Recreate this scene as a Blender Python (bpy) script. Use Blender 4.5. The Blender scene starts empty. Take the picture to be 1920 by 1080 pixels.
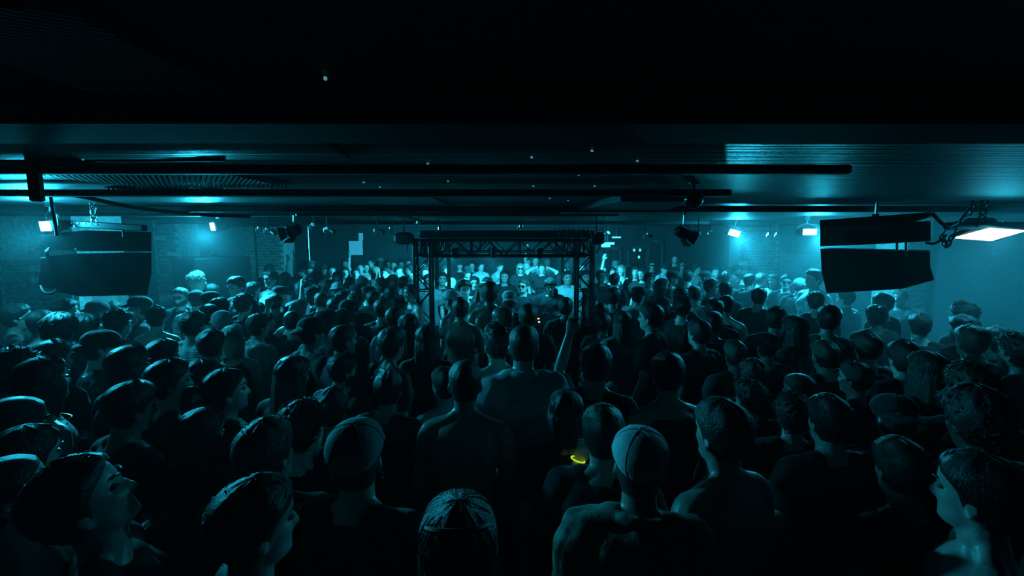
import bpy, bmesh, math, random
import numpy as np
from mathutils import Matrix, Vector, Euler
PI = math.pi
SC = bpy.context.scene
COL = SC.collection
R0 = random.Random(11)

# ---------------------------------------------------------------- camera, haze, exposure
F = 853.3                                     # focal length in pixels of the 1920 x 1080 frame (16 mm on 36 mm)
CAMZ, PITCH = 2.40, math.radians(6.5)
cd = bpy.data.cameras.new('camera'); cam = bpy.data.objects.new('camera', cd); COL.objects.link(cam)
cd.sensor_width = 36.0; cd.lens = 16.0; cd.clip_start = 0.05; cd.clip_end = 60
cam.location = (0, 0, CAMZ); cam.rotation_euler = (PI/2 - PITCH, 0, 0)
SC.camera = cam
HAZE = 0.019                                  # stage haze: thin over the near crowd, thick at the back and along the side walls
world = bpy.data.worlds.new('club_air'); SC.world = world; world.use_nodes = True
wn = world.node_tree
wn.nodes['Background'].inputs[0].default_value = (0, 0, 0, 1); wn.nodes['Background'].inputs[1].default_value = 0
vs_ = wn.nodes.new('ShaderNodeVolumeScatter'); vs_.inputs['Color'].default_value = (.9, .95, 1, 1); vs_.inputs['Anisotropy'].default_value = 0.3
def wnode(t, **k):
    n = wn.nodes.new(t)
    for a_, v_ in k.items(): setattr(n, a_, v_)
    return n
tc_ = wnode('ShaderNodeTexCoord'); sp_ = wnode('ShaderNodeSeparateXYZ'); wn.links.new(tc_.outputs['Object'], sp_.inputs[0])
def ramp(src, lo, hi, v0, v1):
    n = wnode('ShaderNodeMapRange', interpolation_type='SMOOTHSTEP')
    n.inputs['From Min'].default_value = lo; n.inputs['From Max'].default_value = hi; n.inputs['To Min'].default_value = v0; n.inputs['To Max'].default_value = v1
    wn.links.new(src, n.inputs['Value']); return n.outputs[0]
def wmath(op, a_, b_=None):
    n = wnode('ShaderNodeMath', operation=op); wn.links.new(a_, n.inputs[0])
    if b_ is not None:
        if isinstance(b_, float): n.inputs[1].default_value = b_
        else: wn.links.new(b_, n.inputs[1])
    return n.outputs[0]
den = wmath('MAXIMUM', ramp(sp_.outputs['Y'], 4.5, 9.5, .12, .60), ramp(sp_.outputs['X'], 2.2, 4.6, .12, 2.0))
den = wmath('MAXIMUM', den, ramp(sp_.outputs['X'], -4.8, -2.4, .58, .12))
wn.links.new(wmath('MULTIPLY', den, HAZE), vs_.inputs['Density'])
wn.links.new(vs_.outputs[0], wn.nodes['World Output'].inputs['Volume'])
SC.view_settings.view_transform = 'Standard'; SC.view_settings.look = 'None'
SC.view_settings.gamma = 1.0; SC.view_settings.use_curve_mapping = False
SC.view_settings.exposure = 0.0
cy = SC.cycles
cy.max_bounces = 5; cy.diffuse_bounces = 1; cy.glossy_bounces = 2; cy.transmission_bounces = 4; cy.volume_bounces = 0; cy.transparent_max_bounces = 6
cy.caustics_reflective = False; cy.caustics_refractive = False; cy.sample_clamp_indirect = 2.0; cy.sample_clamp_direct = 0
cy.use_denoising = True; cy.use_adaptive_sampling = True; cy.adaptive_threshold = 0.35; cy.adaptive_min_samples = 8
cy.volume_step_rate = 1.0; world.cycles.volume_step_size = 3.0; cy.volume_max_steps = 64
LIGHT = (.016, .47, .72)                      # gel colour of the lamps

def P(px, py, Y):
    """world point at depth Y seen at photo pixel px, py"""
    u = (px - 960)/F; v = (540 - py)/F
    d = Vector((u, math.cos(PITCH) + v*math.sin(PITCH), -math.sin(PITCH) + v*math.cos(PITCH)))
    return Vector((0, 0, CAMZ)) + d*(Y/d.y)
def Pz(px, py, z):
    u = (px - 960)/F; v = (540 - py)/F
    d = Vector((u, math.cos(PITCH) + v*math.sin(PITCH), -math.sin(PITCH) + v*math.cos(PITCH)))
    return Vector((0, 0, CAMZ)) + d*((z - CAMZ)/d.z)

# ---------------------------------------------------------------- procedural materials
def mat(name, col, rough=.6, metal=0.0, noise=0.0, scale=8.0, bump=0.0, bscale=30.0, stretch=(1, 1, 1), emit=None, estr=0.0, spec=.5, coat=0.0, sheen=0.0, trans=0.0):
    m = bpy.data.materials.new(name); m.use_nodes = True; nt = m.node_tree; b = nt.nodes['Principled BSDF']
    b.inputs['Base Color'].default_value = (*col, 1); b.inputs['Roughness'].default_value = rough; b.inputs['Metallic'].default_value = metal
    b.inputs['Specular IOR Level'].default_value = spec; b.inputs['Coat Weight'].default_value = coat; b.inputs['Sheen Weight'].default_value = sheen
    b.inputs['Transmission Weight'].default_value = trans
    if noise or bump:
        tc = nt.nodes.new('ShaderNodeTexCoord'); mp = nt.nodes.new('ShaderNodeMapping'); mp.inputs['Scale'].default_value = stretch
        nt.links.new(tc.outputs['Object'], mp.inputs['Vector'])
    if noise:
        n = nt.nodes.new('ShaderNodeTexNoise'); n.inputs['Scale'].default_value = scale; n.inputs['Detail'].default_value = 4
        nt.links.new(mp.outputs[0], n.inputs['Vector'])
        r = nt.nodes.new('ShaderNodeValToRGB'); r.color_ramp.elements[0].position = .3; r.color_ramp.elements[1].position = .72
        r.color_ramp.elements[0].color = (*[c*(1 - noise) for c in col], 1); r.color_ramp.elements[1].color = (*[min(1, c*(1 + noise)) for c in col], 1)
        nt.links.new(n.outputs['Fac'], r.inputs[0]); nt.links.new(r.outputs[0], b.inputs['Base Color'])
    if bump:
        n2 = nt.nodes.new('ShaderNodeTexNoise'); n2.inputs['Scale'].default_value = bscale; n2.inputs['Detail'].default_value = 3
        nt.links.new(mp.outputs[0], n2.inputs['Vector'])
        bp = nt.nodes.new('ShaderNodeBump'); bp.inputs['Strength'].default_value = bump; bp.inputs['Distance'].default_value = .02
        nt.links.new(n2.outputs['Fac'], bp.inputs['Height']); nt.links.new(bp.outputs[0], b.inputs['Normal'])
    if emit:
        b.inputs['Emission Color'].default_value = (*emit, 1); b.inputs['Emission Strength'].default_value = estr
        m.cycles.emission_sampling = 'NONE'
    return m
MT = dict(
 floor=mat('floor_concrete', (.06, .06, .065), .5, noise=.4, scale=3, bump=.1),
 wall=mat('wall_paint', (.055, .06, .066), .8, noise=.3, scale=2, bump=.15, bscale=20),
 wall_dark=mat('wall_dark_paint', (.026, .029, .033), .8, noise=.3, scale=2, bump=.15, bscale=20),
 mortar=mat('mortar', (.46, .46, .45), .95, noise=.3, scale=20, bump=.5, bscale=60),
 brick=mat('brick_clay', (.19, .155, .14), .9, noise=.4, scale=14, bump=.5, bscale=50),
 ceiling=mat('ceiling_paint', (.018, .020, .022), .55, noise=.3, scale=1.2, bump=.35, bscale=4, stretch=(.25, 9, 1), spec=.22),
 plate=mat('ceiling_sheet', (.07, .075, .08), .5, metal=.3, noise=.3, scale=3, bump=.3, bscale=4, stretch=(.3, 8, 1)),
 ribs=mat('moire_ribs', (.30, .31, .32), .5, noise=.15, scale=6),  # pale ribs on black backing imitate the moire sheen of perforated sheet
 beam=mat('black_steel', (.010, .010, .011), .7, noise=.3, scale=10),
 matte=mat('matte_black_steel', (.008, .008, .009), .95, noise=.3, scale=10, spec=.05),
 black=mat('black_lacquer', (.010, .010, .011), .5, noise=.2, scale=12, bump=.1, bscale=90),
 cab=mat('speaker_cabinet', (.014, .014, .015), .45, noise=.2, scale=20, bump=.25, bscale=200),
 grille=mat('speaker_grille', (.02, .02, .021), .45, metal=.5, bump=.3, bscale=400),
 steel=mat('truss_black', (.02, .02, .021), .38, metal=.5, noise=.2, scale=20),
 chrome=mat('zinc', (.45, .46, .47), .25, metal=1.0, noise=.2, scale=30),
 cable=mat('rubber_cable', (.012, .012, .012), .6, noise=.1, scale=40),
 glass=mat('glass', (.9, .95, .95), .05, trans=1.0, noise=.02, scale=5),
 white=mat('white_board', (.75, .77, .78), .7, noise=.08, scale=6),
 lamp=mat('lamp_face', (.9, .9, .85), .4, noise=.01, emit=(.92, 1.0, .88), estr=1.8),
 lampblue=mat('lamp_face_blue', (.5, .9, 1), .4, noise=.01, emit=(.10, .75, .9), estr=1.6),
 window=mat('panel_glow', (.3, .5, .6), .5, noise=.05, emit=(.02, .16, .21), estr=1.0),  # weak emission gives the back-wall panel its brightness
 strip=mat('lit_strip', (.3, .8, .9), .5, noise=.02, emit=(.12, .80, .85), estr=.9),
 led_o=mat('led_orange', (.9, .4, .2), .4, noise=.02, emit=(1, .35, .18), estr=3.0),
 led_w=mat('led_white', (.9, .9, .9), .4, noise=.02, emit=(.8, 1, .9), estr=1.6),
 speck_s=mat('speck_emission', (.3, .8, .9), .4, noise=.02, emit=(.2, .7, .8), estr=.35),
 neon=mat('neon_band', (.6, .9, .05), .4, noise=.02, emit=(.50, .85, .03), estr=.9),
 red=mat('red_ribbon', (.55, .03, .04), .6, noise=.1, scale=30),
 skin_a=mat('skin_light', (.60, .46, .42), .38, noise=.10, scale=25, bump=.05, bscale=120),
 skin_b=mat('skin_tan', (.44, .32, .28), .36, noise=.12, scale=25, bump=.05, bscale=120),
 skin_c=mat('skin_deep', (.22, .145, .12), .34, noise=.12, scale=25, bump=.05, bscale=120),
 hair_k=mat('hair_black', (.012, .010, .009), .45, noise=.4, scale=60, bump=.4, bscale=160, stretch=(3, 1, .35), spec=.5, sheen=.06),
 hair_b=mat('hair_brown', (.045, .028, .018), .45, noise=.4, scale=60, bump=.4, bscale=160, stretch=(3, 1, .35), spec=.5, sheen=.06),
 hair_l=mat('hair_fair', (.34, .28, .22), .45, noise=.3, scale=60, bump=.6, bscale=160, stretch=(3, 1, .35), spec=.6, sheen=.05),
 c_black=mat('cloth_black', (.014, .014, .016), .85, noise=.3, scale=30, bump=.25, bscale=18, sheen=.08),
 c_dark=mat('cloth_charcoal', (.05, .052, .056), .85, noise=.25, scale=30, bump=.25, bscale=18, sheen=.08),
 c_grey=mat('cloth_grey', (.20, .21, .22), .85, noise=.2, scale=30, bump=.25, bscale=18, sheen=.1),
 c_white=mat('cloth_white', (.62, .63, .64), .85, noise=.1, scale=30, bump=.25, bscale=18),
 c_denim=mat('cloth_pale_denim', (.62, .66, .70), .8, noise=.25, scale=12, bump=.5, bscale=14),
 c_camo=mat('cloth_camouflage', (.16, .18, .14), .85, noise=.75, scale=22, bump=.5, bscale=16),
 c_satin=mat('cloth_satin', (.05, .05, .055), .22, noise=.2, scale=10, bump=.6, bscale=14),
 c_stripe=mat('cloth_striped', (.30, .31, .33), .8, noise=.8, scale=9, stretch=(.4, .4, 14), bump=.2),
 lens=mat('dark_lens', (.005, .005, .006), .12, noise=.1, scale=5),
 gold=mat('jewellery', (.8, .7, .5), .2, metal=1.0, noise=.05, scale=5),
 eye=mat('eye', (.25, .25, .25), .15, noise=.3, scale=40),
)
# ---------------------------------------------------------------- geometry helpers
class Geo:
    def __init__(self):
        self.v = []; self.f = []
    def add(self, vs, fs):
        o = len(self.v)
        self.v.extend([tuple(map(float, p)) for p in vs])
        self.f.extend([tuple(i + o for i in q) for q in fs])
        return self
    def loft(self, rings, cap=True, closed=True):
        n = len(rings[0]); m = len(rings)
        vs = [p for r in rings for p in r]; fs = []
        for j in range(m - 1):
            for i in range(n if closed else n - 1):
                a = j*n + i; b = j*n + (i + 1) % n
                fs.append((a, b, b + n, a + n))
        if cap and closed:
            vs.append(np.mean(rings[0], axis=0)); vs.append(np.mean(rings[-1], axis=0))
            c0 = len(vs) - 2; c1 = len(vs) - 1
            for i in range(n):
                fs.append((c0, (i + 1) % n, i)); fs.append((c1, (m-1)*n + i, (m-1)*n + (i + 1) % n))
        return self.add(vs, fs)
    def ellipsoid(self, c, r, R=None, nu=16, nv=10):
        vs = []
        for j in range(nv + 1):
            t = PI*j/nv
            for i in range(nu):
                a = 2*PI*i/nu
                p = np.array([math.sin(t)*math.cos(a)*r[0], math.sin(t)*math.sin(a)*r[1], math.cos(t)*r[2]])
                if R is not None: p = R @ p
                vs.append(p + np.array(c))
        rings = [vs[j*nu:(j + 1)*nu] for j in range(1, nv)]
        return self.loft(rings)
    def box(self, c, s, R=None, bevel=0.0):
        c = np.array(c, float); h = np.array(s, float)/2
        if bevel <= 0:
            P = [(x, y, z) for z in (-1, 1) for y in (-1, 1) for x in (-1, 1)]
            vs = [np.array(p)*h for p in P]
            fs = [(0, 2, 3, 1), (4, 5, 7, 6), (0, 1, 5, 4), (2, 6, 7, 3), (0, 4, 6, 2), (1, 3, 7, 5)]
        else:
            b = min(bevel, h.min()*0.9)
            def ring(hx, hy, z): return [(-hx+b, -hy, z), (hx-b, -hy, z), (hx, -hy+b, z), (hx, hy-b, z), (hx-b, hy, z), (-hx+b, hy, z), (-hx, hy-b, z), (-hx, -hy+b, z)]
            rs = [ring(h[0]-b, h[1]-b, -h[2]), ring(h[0], h[1], -h[2]+b), ring(h[0], h[1], h[2]-b), ring(h[0]-b, h[1]-b, h[2])]
            vs = [np.array(p) for r in rs for p in r]; fs = []
            for j in range(3):
                for i in range(8): fs.append((j*8+i, j*8+(i+1) % 8, j*8+8+(i+1) % 8, j*8+8+i))
            fs.append(tuple(range(7, -1, -1))); fs.append(tuple(range(24, 32)))
        if R is not None: vs = [R @ p for p in vs]
        return self.add([p + c for p in vs], fs)
    def tube(self, path, rad, n=8, cap=True, flat=None):
        P = [np.array(p, float) for p in path]
        if not hasattr(rad, '__len__'): rad = [rad]*len(P)
        T = []
        for i in range(len(P)):
            d = P[min(i+1, len(P)-1)] - P[max(i-1, 0)]
            T.append(d/(np.linalg.norm(d) + 1e-9))
        u = np.cross(T[0], [0, 0, 1.0])
        if np.linalg.norm(u) < 1e-3: u = np.cross(T[0], [0, 1.0, 0])
        if flat is not None: u = np.array(flat[0], float)
        u /= np.linalg.norm(u); rings = []
        for i, p in enumerate(P):
            u = u - T[i]*np.dot(u, T[i]); u /= (np.linalg.norm(u) + 1e-9)
            w = np.cross(T[i], u)
            k = flat[1] if flat is not None else 1.0
            rings.append([p + rad[i]*(u*math.cos(2*PI*q/n) + w*math.sin(2*PI*q/n)*k) for q in range(n)])
        return self.loft(rings, cap)
    def cyl(self, a, b, r, n=12, r2=None):
        return self.tube([a, b], [r, r if r2 is None else r2], n)
    def prism(self, poly, y0, y1):           # polygon in x,z extruded along y
        n = len(poly)
        vs = [(p[0], y0, p[1]) for p in poly] + [(p[0], y1, p[1]) for p in poly]
        fs = [tuple(range(n)), tuple(range(2*n - 1, n - 1, -1))] + [(i, i + n, (i + 1) % n + n, (i + 1) % n) for i in range(n)]
        return self.add(vs, fs)
    def torus(self, c, R0, r, axis=(0, 0, 1), n=20, m=8, sx=1.0, a0=0, a1=2*PI):
        ax = np.array(axis, float); ax /= np.linalg.norm(ax)
        u = np.cross(ax, [0.3, 0.2, 1.0]); u = np.cross(ax, [1.0, 0, 0]) if np.linalg.norm(u) < 1e-3 else u
        u /= np.linalg.norm(u); w = np.cross(ax, u); full = abs(a1 - a0) > 6.2
        k = n if full else n + 1
        rings = []
        for i in range(k):
            t = a0 + (a1 - a0)*i/n
            d = u*math.cos(t)*sx + w*math.sin(t); p = np.array(c) + d*R0
            dn = d/np.linalg.norm(d)
            rings.append([p + r*(dn*math.cos(2*PI*j/m) + ax*math.sin(2*PI*j/m)) for j in range(m)])
        if full: rings.append(rings[0])
        return self.loft(rings, cap=not full)
    def mesh(self, name, smooth=True, angle=None):
        me = bpy.data.meshes.new(name); me.from_pydata(self.v, [], self.f)
        bm = bmesh.new(); bm.from_mesh(me)
        bmesh.ops.recalc_face_normals(bm, faces=bm.faces); bm.to_mesh(me); bm.free()
        if smooth:
            me.polygons.foreach_set('use_smooth', [True]*len(me.polygons))
            if angle: me.set_sharp_from_angle(angle=angle)
        me.update(); return me

def rotm(ax, deg):
    return np.array(Matrix.Rotation(math.radians(deg), 3, ax))
def crom(P, k=4):
    P = [np.array(p, float) for p in P]; Q = [2*P[0]-P[1]] + P + [2*P[-1]-P[-2]]; out = []
    for i in range(1, len(Q) - 2):
        for s in range(k):
            t = s/k; a, b, c, d = Q[i-1], Q[i], Q[i+1], Q[i+2]
            out.append(0.5*((2*b) + (c-a)*t + (2*a-5*b+4*c-d)*t*t + (3*b-a-3*c+d)*t**3))
    out.append(P[-1]); return out
def link(o, parent=None):
    COL.objects.link(o)
    if parent is not None: o.parent = parent
    return o
def setmat(o, m):
    if not o.data.materials: o.data.materials.append(m)
    else:
        o.material_slots[0].link = 'OBJECT'; o.material_slots[0].material = m
    return o
def part(name, geo, m, parent=None, smooth=False, angle=0.6, loc=None, label=None):
    me = geo.mesh(name, True, angle) if not isinstance(geo, bpy.types.Mesh) else geo
    o = link(bpy.data.objects.new(name, me), parent); setmat(o, m)
    if loc is not None: o.location = loc
    if label: o['label'] = label
    return o
def tag(o, label, cat, group=None):
    o['label'] = label; o['category'] = cat
    if group: o['group'] = group
    return o
def struct(o): o['kind'] = 'structure'; return o
def thing(name, loc, label, cat, group=None, rz=0.0):
    o = bpy.data.objects.new(name, None); COL.objects.link(o); o.location = loc; o.rotation_euler = (0, 0, rz)
    o.empty_display_size = 0.1
    return tag(o, label, cat, group)

def remeshed(geo, name, vox, smooth=2, ratio=None):
    o = bpy.data.objects.new('tmp', geo.mesh('tmp', False)); COL.objects.link(o)
    m = o.modifiers.new('r', 'REMESH'); m.mode = 'VOXEL'; m.voxel_size = vox; m.use_smooth_shade = True
    if smooth:
        s = o.modifiers.new('s', 'SMOOTH'); s.factor = 0.5; s.iterations = smooth
    if ratio:
        d = o.modifiers.new('d', 'DECIMATE'); d.ratio = ratio
    dg = bpy.context.evaluated_depsgraph_get()
    me = bpy.data.meshes.new_from_object(o.evaluated_get(dg)); me.name = name
    old = o.data; bpy.data.objects.remove(o); bpy.data.meshes.remove(old)
    me.polygons.foreach_set('use_smooth', [True]*len(me.polygons)); me.materials.clear()
    return me
# ---------------------------------------------------------------- the setting
CEIL = 2.70; XW = 7.0; YB = 14.0
def sbox(name, c, s, m, label, cat, parent=None):
    G = Geo(); G.box((0, 0, 0), s)
    o = part(name, G, m, parent, loc=c); struct(o)
    if parent is None: tag(o, label, cat)
    return o
floor = sbox('floor', (0, 6.25, -.06), (14.6, 16.1, .12), MT['floor'], 'dark concrete club floor under the crowd', 'floor')
wall_back = sbox('wall_back', (0, YB + .15, 1.38), (14.6, .3, 2.76), MT['wall_dark'], 'dark painted back wall of the club behind the crowd', 'wall')
wall_front = sbox('wall_front', (0, -1.65, 1.38), (14.6, .3, 2.76), MT['beam'], 'dark wall behind the photographer', 'wall')
wall_left = sbox('wall_left', (-XW - .15, 6.25, 1.38), (.3, 15.5, 2.76), MT['wall'], 'left wall with exposed brick piers', 'wall')
wall_right = sbox('wall_right', (XW + .15, 6.25, 1.38), (.3, 15.5, 2.76), MT['wall'], 'right wall with worn brick piers in the haze', 'wall')
ceiling = sbox('ceiling', (0, 6.25, CEIL + .08), (14.6, 16.1, .16), MT['ceiling'], 'low black ceiling with glossy sheen', 'ceiling')

def brick_mesh(L, H, D, seed):
    r = random.Random(seed); G = Geo(); G.box((0, 0, 0), (L, D, H), None, .006)
    G.v = [(x + r.uniform(-.004, .004), y + r.uniform(-.004, .004), z + r.uniform(-.003, .003)) for x, y, z in G.v]
    return G.mesh('brick', False)
BR = {('s', k): brick_mesh(.238, .064, .05, k) for k in range(3)}
BR.update({('h', k): brick_mesh(.112, .064, .05, 10 + k) for k in range(3)})
def brick_face(wall, x0, x1, y, z0, z1, seed, axis='x'):
    """a pier core with single bricks standing proud of its mortar"""
    r = random.Random(seed); z = z0; row = 0
    W0 = Vector(wall.location)
    while z < z1 - .06:
        x = x0 + (.06 if row % 2 else 0)
        kinds = ['s', 'h'] if row % 3 else ['h', 's']
        i = 0
        while True:
            k = r.choice('ssh') if i else kinds[0]; L = .25 if k == 's' else .124
            if x + L > x1 + .02: 
                if x + .124 > x1 + .02: break
                k = 'h'; L = .124
            if r.random() > .03:
                me = BR[(k, r.randrange(3))]
                o = link(bpy.data.objects.new('brick', me), wall); setmat(o, MT['brick'])
                p = Vector((x + L/2 - .006, y - r.uniform(.0, .012), z + .038))
                if axis == 'y': p = Vector((y, x + L/2 - .006, z + .038)); o.rotation_euler = (0, 0, PI/2)
                o.location = p - W0; o.rotation_euler.y += r.uniform(-.02, .02); o.rotation_euler.x += r.uniform(-.03, .03)
            x += L; i += 1
        z += .077; row += 1
def pier(wall, x0, x1, y0, y1, label=None):
    G = Geo(); G.box((0, 0, 0), (x1 - x0, y1 - y0, CEIL))
    o = part('pier', G, MT['mortar'], wall); o.location = Vector(((x0 + x1)/2, (y0 + y1)/2, CEIL/2)) - Vector(wall.location)
    return o
pier(wall_left, -XW, -5.95, 6.20, 7.0);  brick_face(wall_left, -XW, -5.95, 6.20, 1.23, 2.10, 1)
pier(wall_left, -XW, -6.50, 8.95, 9.5);  brick_face(wall_left, -XW, -6.50, 8.95, 1.25, 2.65, 2)
pier(wall_left, -XW, -6.0, 12.0, 12.6);  brick_face(wall_left, -XW, -6.0, 12.0, 1.5, 2.65, 3)
pier(wall_right, 6.45, XW, 7.5, 8.1);    brick_face(wall_right, 6.45, XW, 7.5, 1.25, 2.4, 4)
pier(wall_right, 6.0, XW, 12.0, 12.6);   brick_face(wall_right, 6.0, XW, 12.0, 1.5, 2.65, 5)
brick_face(wall_right, 8.6, 11.9, XW - .005, 1.5, 2.0, 6, 'y')
# smooth plastered panel beside the near right pier
G = Geo(); G.box((0, 0, 0), (.16, 3.0, CEIL)); o = part('panel', G, MT['wall_dark'], wall_right); o.location = Vector((XW - .08, 5.95, CEIL/2)) - Vector(wall_right.location)

# pale L-shaped panel on the back wall, its brightness put in as emission
w1 = struct(tag(thing('glow_panel', P(667, 470, YB - .02), 'small pale lit window with stepped top on back wall', 'window'), 'small pale lit window with stepped top on back wall', 'window'))
a, b = P(655, 478, YB - .03), P(680, 452, YB - .03)
G = Geo(); c = (a + b)/2 - Vector(w1.location); G.box((c.x, 0, c.z), (b.x - a.x, .04, b.z - a.z)); part('pane', G, MT['window'], w1)
a2, b2 = P(673, 452, YB - .03), P(680, 437, YB - .03)
G = Geo(); c2 = (a2 + b2)/2 - Vector(w1.location); G.box((c2.x, 0, c2.z), (b2.x - a2.x, .04, b2.z - a2.z)); part('pane', G, MT['window'], w1)
G = Geo()
for q in (a.x - .02, b.x + .02): G.box((q - w1.location.x, 0, c.z), (.03, .06, b.z - a.z + .06))
G.box((c.x, 0, a.z - .02 - w1.location.z), (b.x - a.x + .06, .06, .03)); part('panel_frame', G, MT['black'], w1)

# back-right: door and glazed partition of the bar
def frame_rect(px0, py0, px1, py1, Y, name, label, cat, n, panes):
    p0, p1 = P(px0, py0, Y), P(px1, py1, Y)
    o = thing(name, ((p0.x + p1.x)/2, Y, 0), label, cat); struct(o)
    w, zt = (p1.x - p0.x), p0.z
    G = Geo()
    for s in (-1, 1): G.box((s*w/2, 0, zt/2), (.07, .10, zt))
    G.box((0, 0, zt), (w + .07, .10, .07)); part('frame', G, MT['wall'], o)
    for i in range(n):
        g = Geo(); ww = (w - .1)/n; g.box((-w/2 + .05 + ww*(i + .5), .01, zt/2 - .02), (ww - .04, .03, zt - .12)); part(panes, g, MT['black'], o)
    return o
frame_rect(1216, 452, 1240, 492, 13.93, 'door_1', 'dark panelled door in the back wall right of the truss', 'door', 1, 'door_leaf')
frame_rect(1128, 465, 1162, 492, 13.9, 'window_2', 'dark two-pane glazing left of the back door', 'window', 2, 'pane')
frame_rect(1178, 464, 1212, 492, 13.9, 'window_3', 'dark glazed partition next to the back door', 'window', 2, 'pane')

# ceiling rails, deep near beam and ribbed sheets
def rail(y, z, h, x0=-6.9, x1=6.9, d=.05, m='beam', label='', name='ceiling_rail', cat='rail'):
    G = Geo(); G.box((0, 0, 0), (x1 - x0, d, h), None, .006)
    o = part(name, G, MT[m]); o.location = ((x0 + x1)/2, y, z); tag(o, label, cat); return o
G = Geo(); G.box((0, 0, 0), (13.9, .20, .07)); G.box((0, 0, .035), (13.9, .05, .07))
tb = part('trim_1', G, MT['matte']); tb.location = (0, 1.07, 2.665); struct(tag(tb, 'broad black steel beam crossing the near ceiling', 'beam'))
RAILS = [(1.80, 2.655, .035, 'nearest thin black rail under the ceiling sheets'), (2.76, 2.655, .04, 'black rail behind the ribbed ceiling sheet'),
         (4.45, 2.66, .06, 'black rail carrying the pair of barn-door spotlights'), (5.6, 2.665, .05, 'black rail just before the truss'),
         (8.9, 2.66, .06, 'black rail over the rear of the truss'), (11.6, 2.665, .05, 'farthest black rail near the back wall')]
for y, z, h, lb in RAILS: rail(y, z, h, x1=(1.3 if y < 4.4 or 5 < y < 6 else 6.9), label=lb)
def ribbed(px0, px1, y0, y1, z, pitch, label, m='ribs', ang=35.0):
    """sheet with slanting ribs imitating a moire reflection, each a bar clipped to it"""
    x0 = P(px0, 400, (y0 + y1)/2).x; x1 = P(px1, 400, (y0 + y1)/2).x; xm, ym = (x0 + x1)/2, (y0 + y1)/2
    W, H = (x1 - x0)/2, (y1 - y0)/2; t = math.radians(ang); d = np.array([-math.sin(t), math.cos(t)]); nrm = np.array([d[1], -d[0]])
    o = thing('ceiling_sheet', (xm, ym, z), label, 'ceiling panel'); struct(o)
    G = Geo(); G.box((0, 0, .009), (2*W, 2*H, .006)); part('backing', G, MT['beam'], o)
    G = Geo(); R = W + H; k = -R
    while k < R:
        c = nrm*k; lo, hi = -9.0, 9.0
        for ax, lim in ((0, W), (1, H)):
            if abs(d[ax]) > 1e-6:
                a_, b_ = sorted(((-lim - c[ax])/d[ax], (lim - c[ax])/d[ax])); lo, hi = max(lo, a_), min(hi, b_)
        if hi - lo > .03:
            p = c + d*(lo + hi)/2; G.box((p[0], p[1], 0), (pitch*.5, hi - lo, .012), rotm('Z', ang))
        k += pitch
    part('ribs', G, MT[m], o)['kind'] = 'stuff'
    return o
ribbed(130, 470, 1.86, 2.70, 2.686, .022, 'perforated metal ceiling sheet, ribbed for its moire glint, above the left speaker')
ribbed(260, 420, 2.82, 3.30, 2.686, .022, 'short perforated metal ceiling sheet, ribbed for its moire glint, behind the second rail')
ribbed(20, 330, .60, .93, 2.686, .014, 'dim ribbed ceiling sheet near the camera at upper left', ang=-60)
# smooth sheets between the rails on the left
for i, (y0, y1, x0, x1, lb) in enumerate(((1.22, 1.74, -6.5, -.6, 'smooth metal ceiling strip in front of the near left rail'), (3.4, 4.3, -6.5, -.6, 'narrow smooth ceiling strip behind the short ribbed sheet'), (4.55, 5.5, -6.5, -.8, 'smooth ceiling strip above the left floodlight'))):
    G = Geo(); G.box((0, 0, 0), (x1 - x0, y1 - y0, .012)); o = part('ceiling_strip', G, MT['plate']); o.location = ((x0 + x1)/2, (y0 + y1)/2, 2.69); struct(tag(o, lb, 'ceiling panel'))
# ---------------------------------------------------------------- lamps
def light(name, kind, loc, watts, parent=None, target=None, size=.06, angle=120, blend=.6, col=LIGHT):
    l = bpy.data.lights.new(name, kind); l.energy = watts; l.color = col
    if kind == 'SPOT': l.spot_size = math.radians(angle); l.spot_blend = blend; l.shadow_soft_size = size
    elif kind == 'POINT': l.shadow_soft_size = size
    elif kind == 'AREA': l.size = size; l.spread = math.radians(angle)
    o = bpy.data.objects.new(name, l); COL.objects.link(o); o.location = loc
    if target is not None: o.rotation_euler = (Vector(target) - Vector(loc)).to_track_quat('-Z', 'Y').to_euler()
    if parent is not None:
        o.parent = parent; o.matrix_parent_inverse = Matrix.LocRotScale(parent.location, parent.rotation_euler, None).inverted()
    return o
def fixture(loc, aim, w, h, d, label, group=None, face='lamp', ztop=CEIL):
    """floodlight: housing with cooling fins, lit face, yoke, clamp and a hanger up to the rail"""
    o = thing('floodlight', loc, label, 'stage light', group)
    q = (Vector(aim) - Vector(loc)).to_track_quat('Y', 'Z').to_matrix(); R = np.array(q)
    G = Geo(); G.box(R @ np.array([0, -d/2, 0]), (w, d, h), R, .012); part('housing', G, MT['black'], o)
    G = Geo()
    for i in range(7): G.box(R @ np.array([-w*.42 + i*w*.14, -d - .012, 0]), (.006, .03, h*.8), R)
    part('heat_sink', G, MT['black'], o)
    G = Geo(); G.box(R @ np.array([0, .004, 0]), (w*.88, .008, h*.80), R); part('lamp_face', G, MT[face], o)
    up = ztop - loc[2]
    G = Geo()
    rt = R @ np.array([1.0, 0, 0]); base = R @ np.array([0, -d/2, 0])
    for s in (-1, 1): G.tube([base + rt*s*(w/2 + .012), base + rt*s*(w/2 + .012) + [0, 0, min(.09, up*.5)], base + [0, 0, min(.13, up*.75)]], .008, 6)
    part('yoke', G, MT['steel'], o)
    G = Geo(); G.cyl(base + [0, 0, min(.12, up*.7)], base + [0, 0, up], .012, 8); G.box(base + [0, 0, up - .03], (.05, .05, .06)); part('clamp', G, MT['chrome'], o)
    return o
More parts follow.
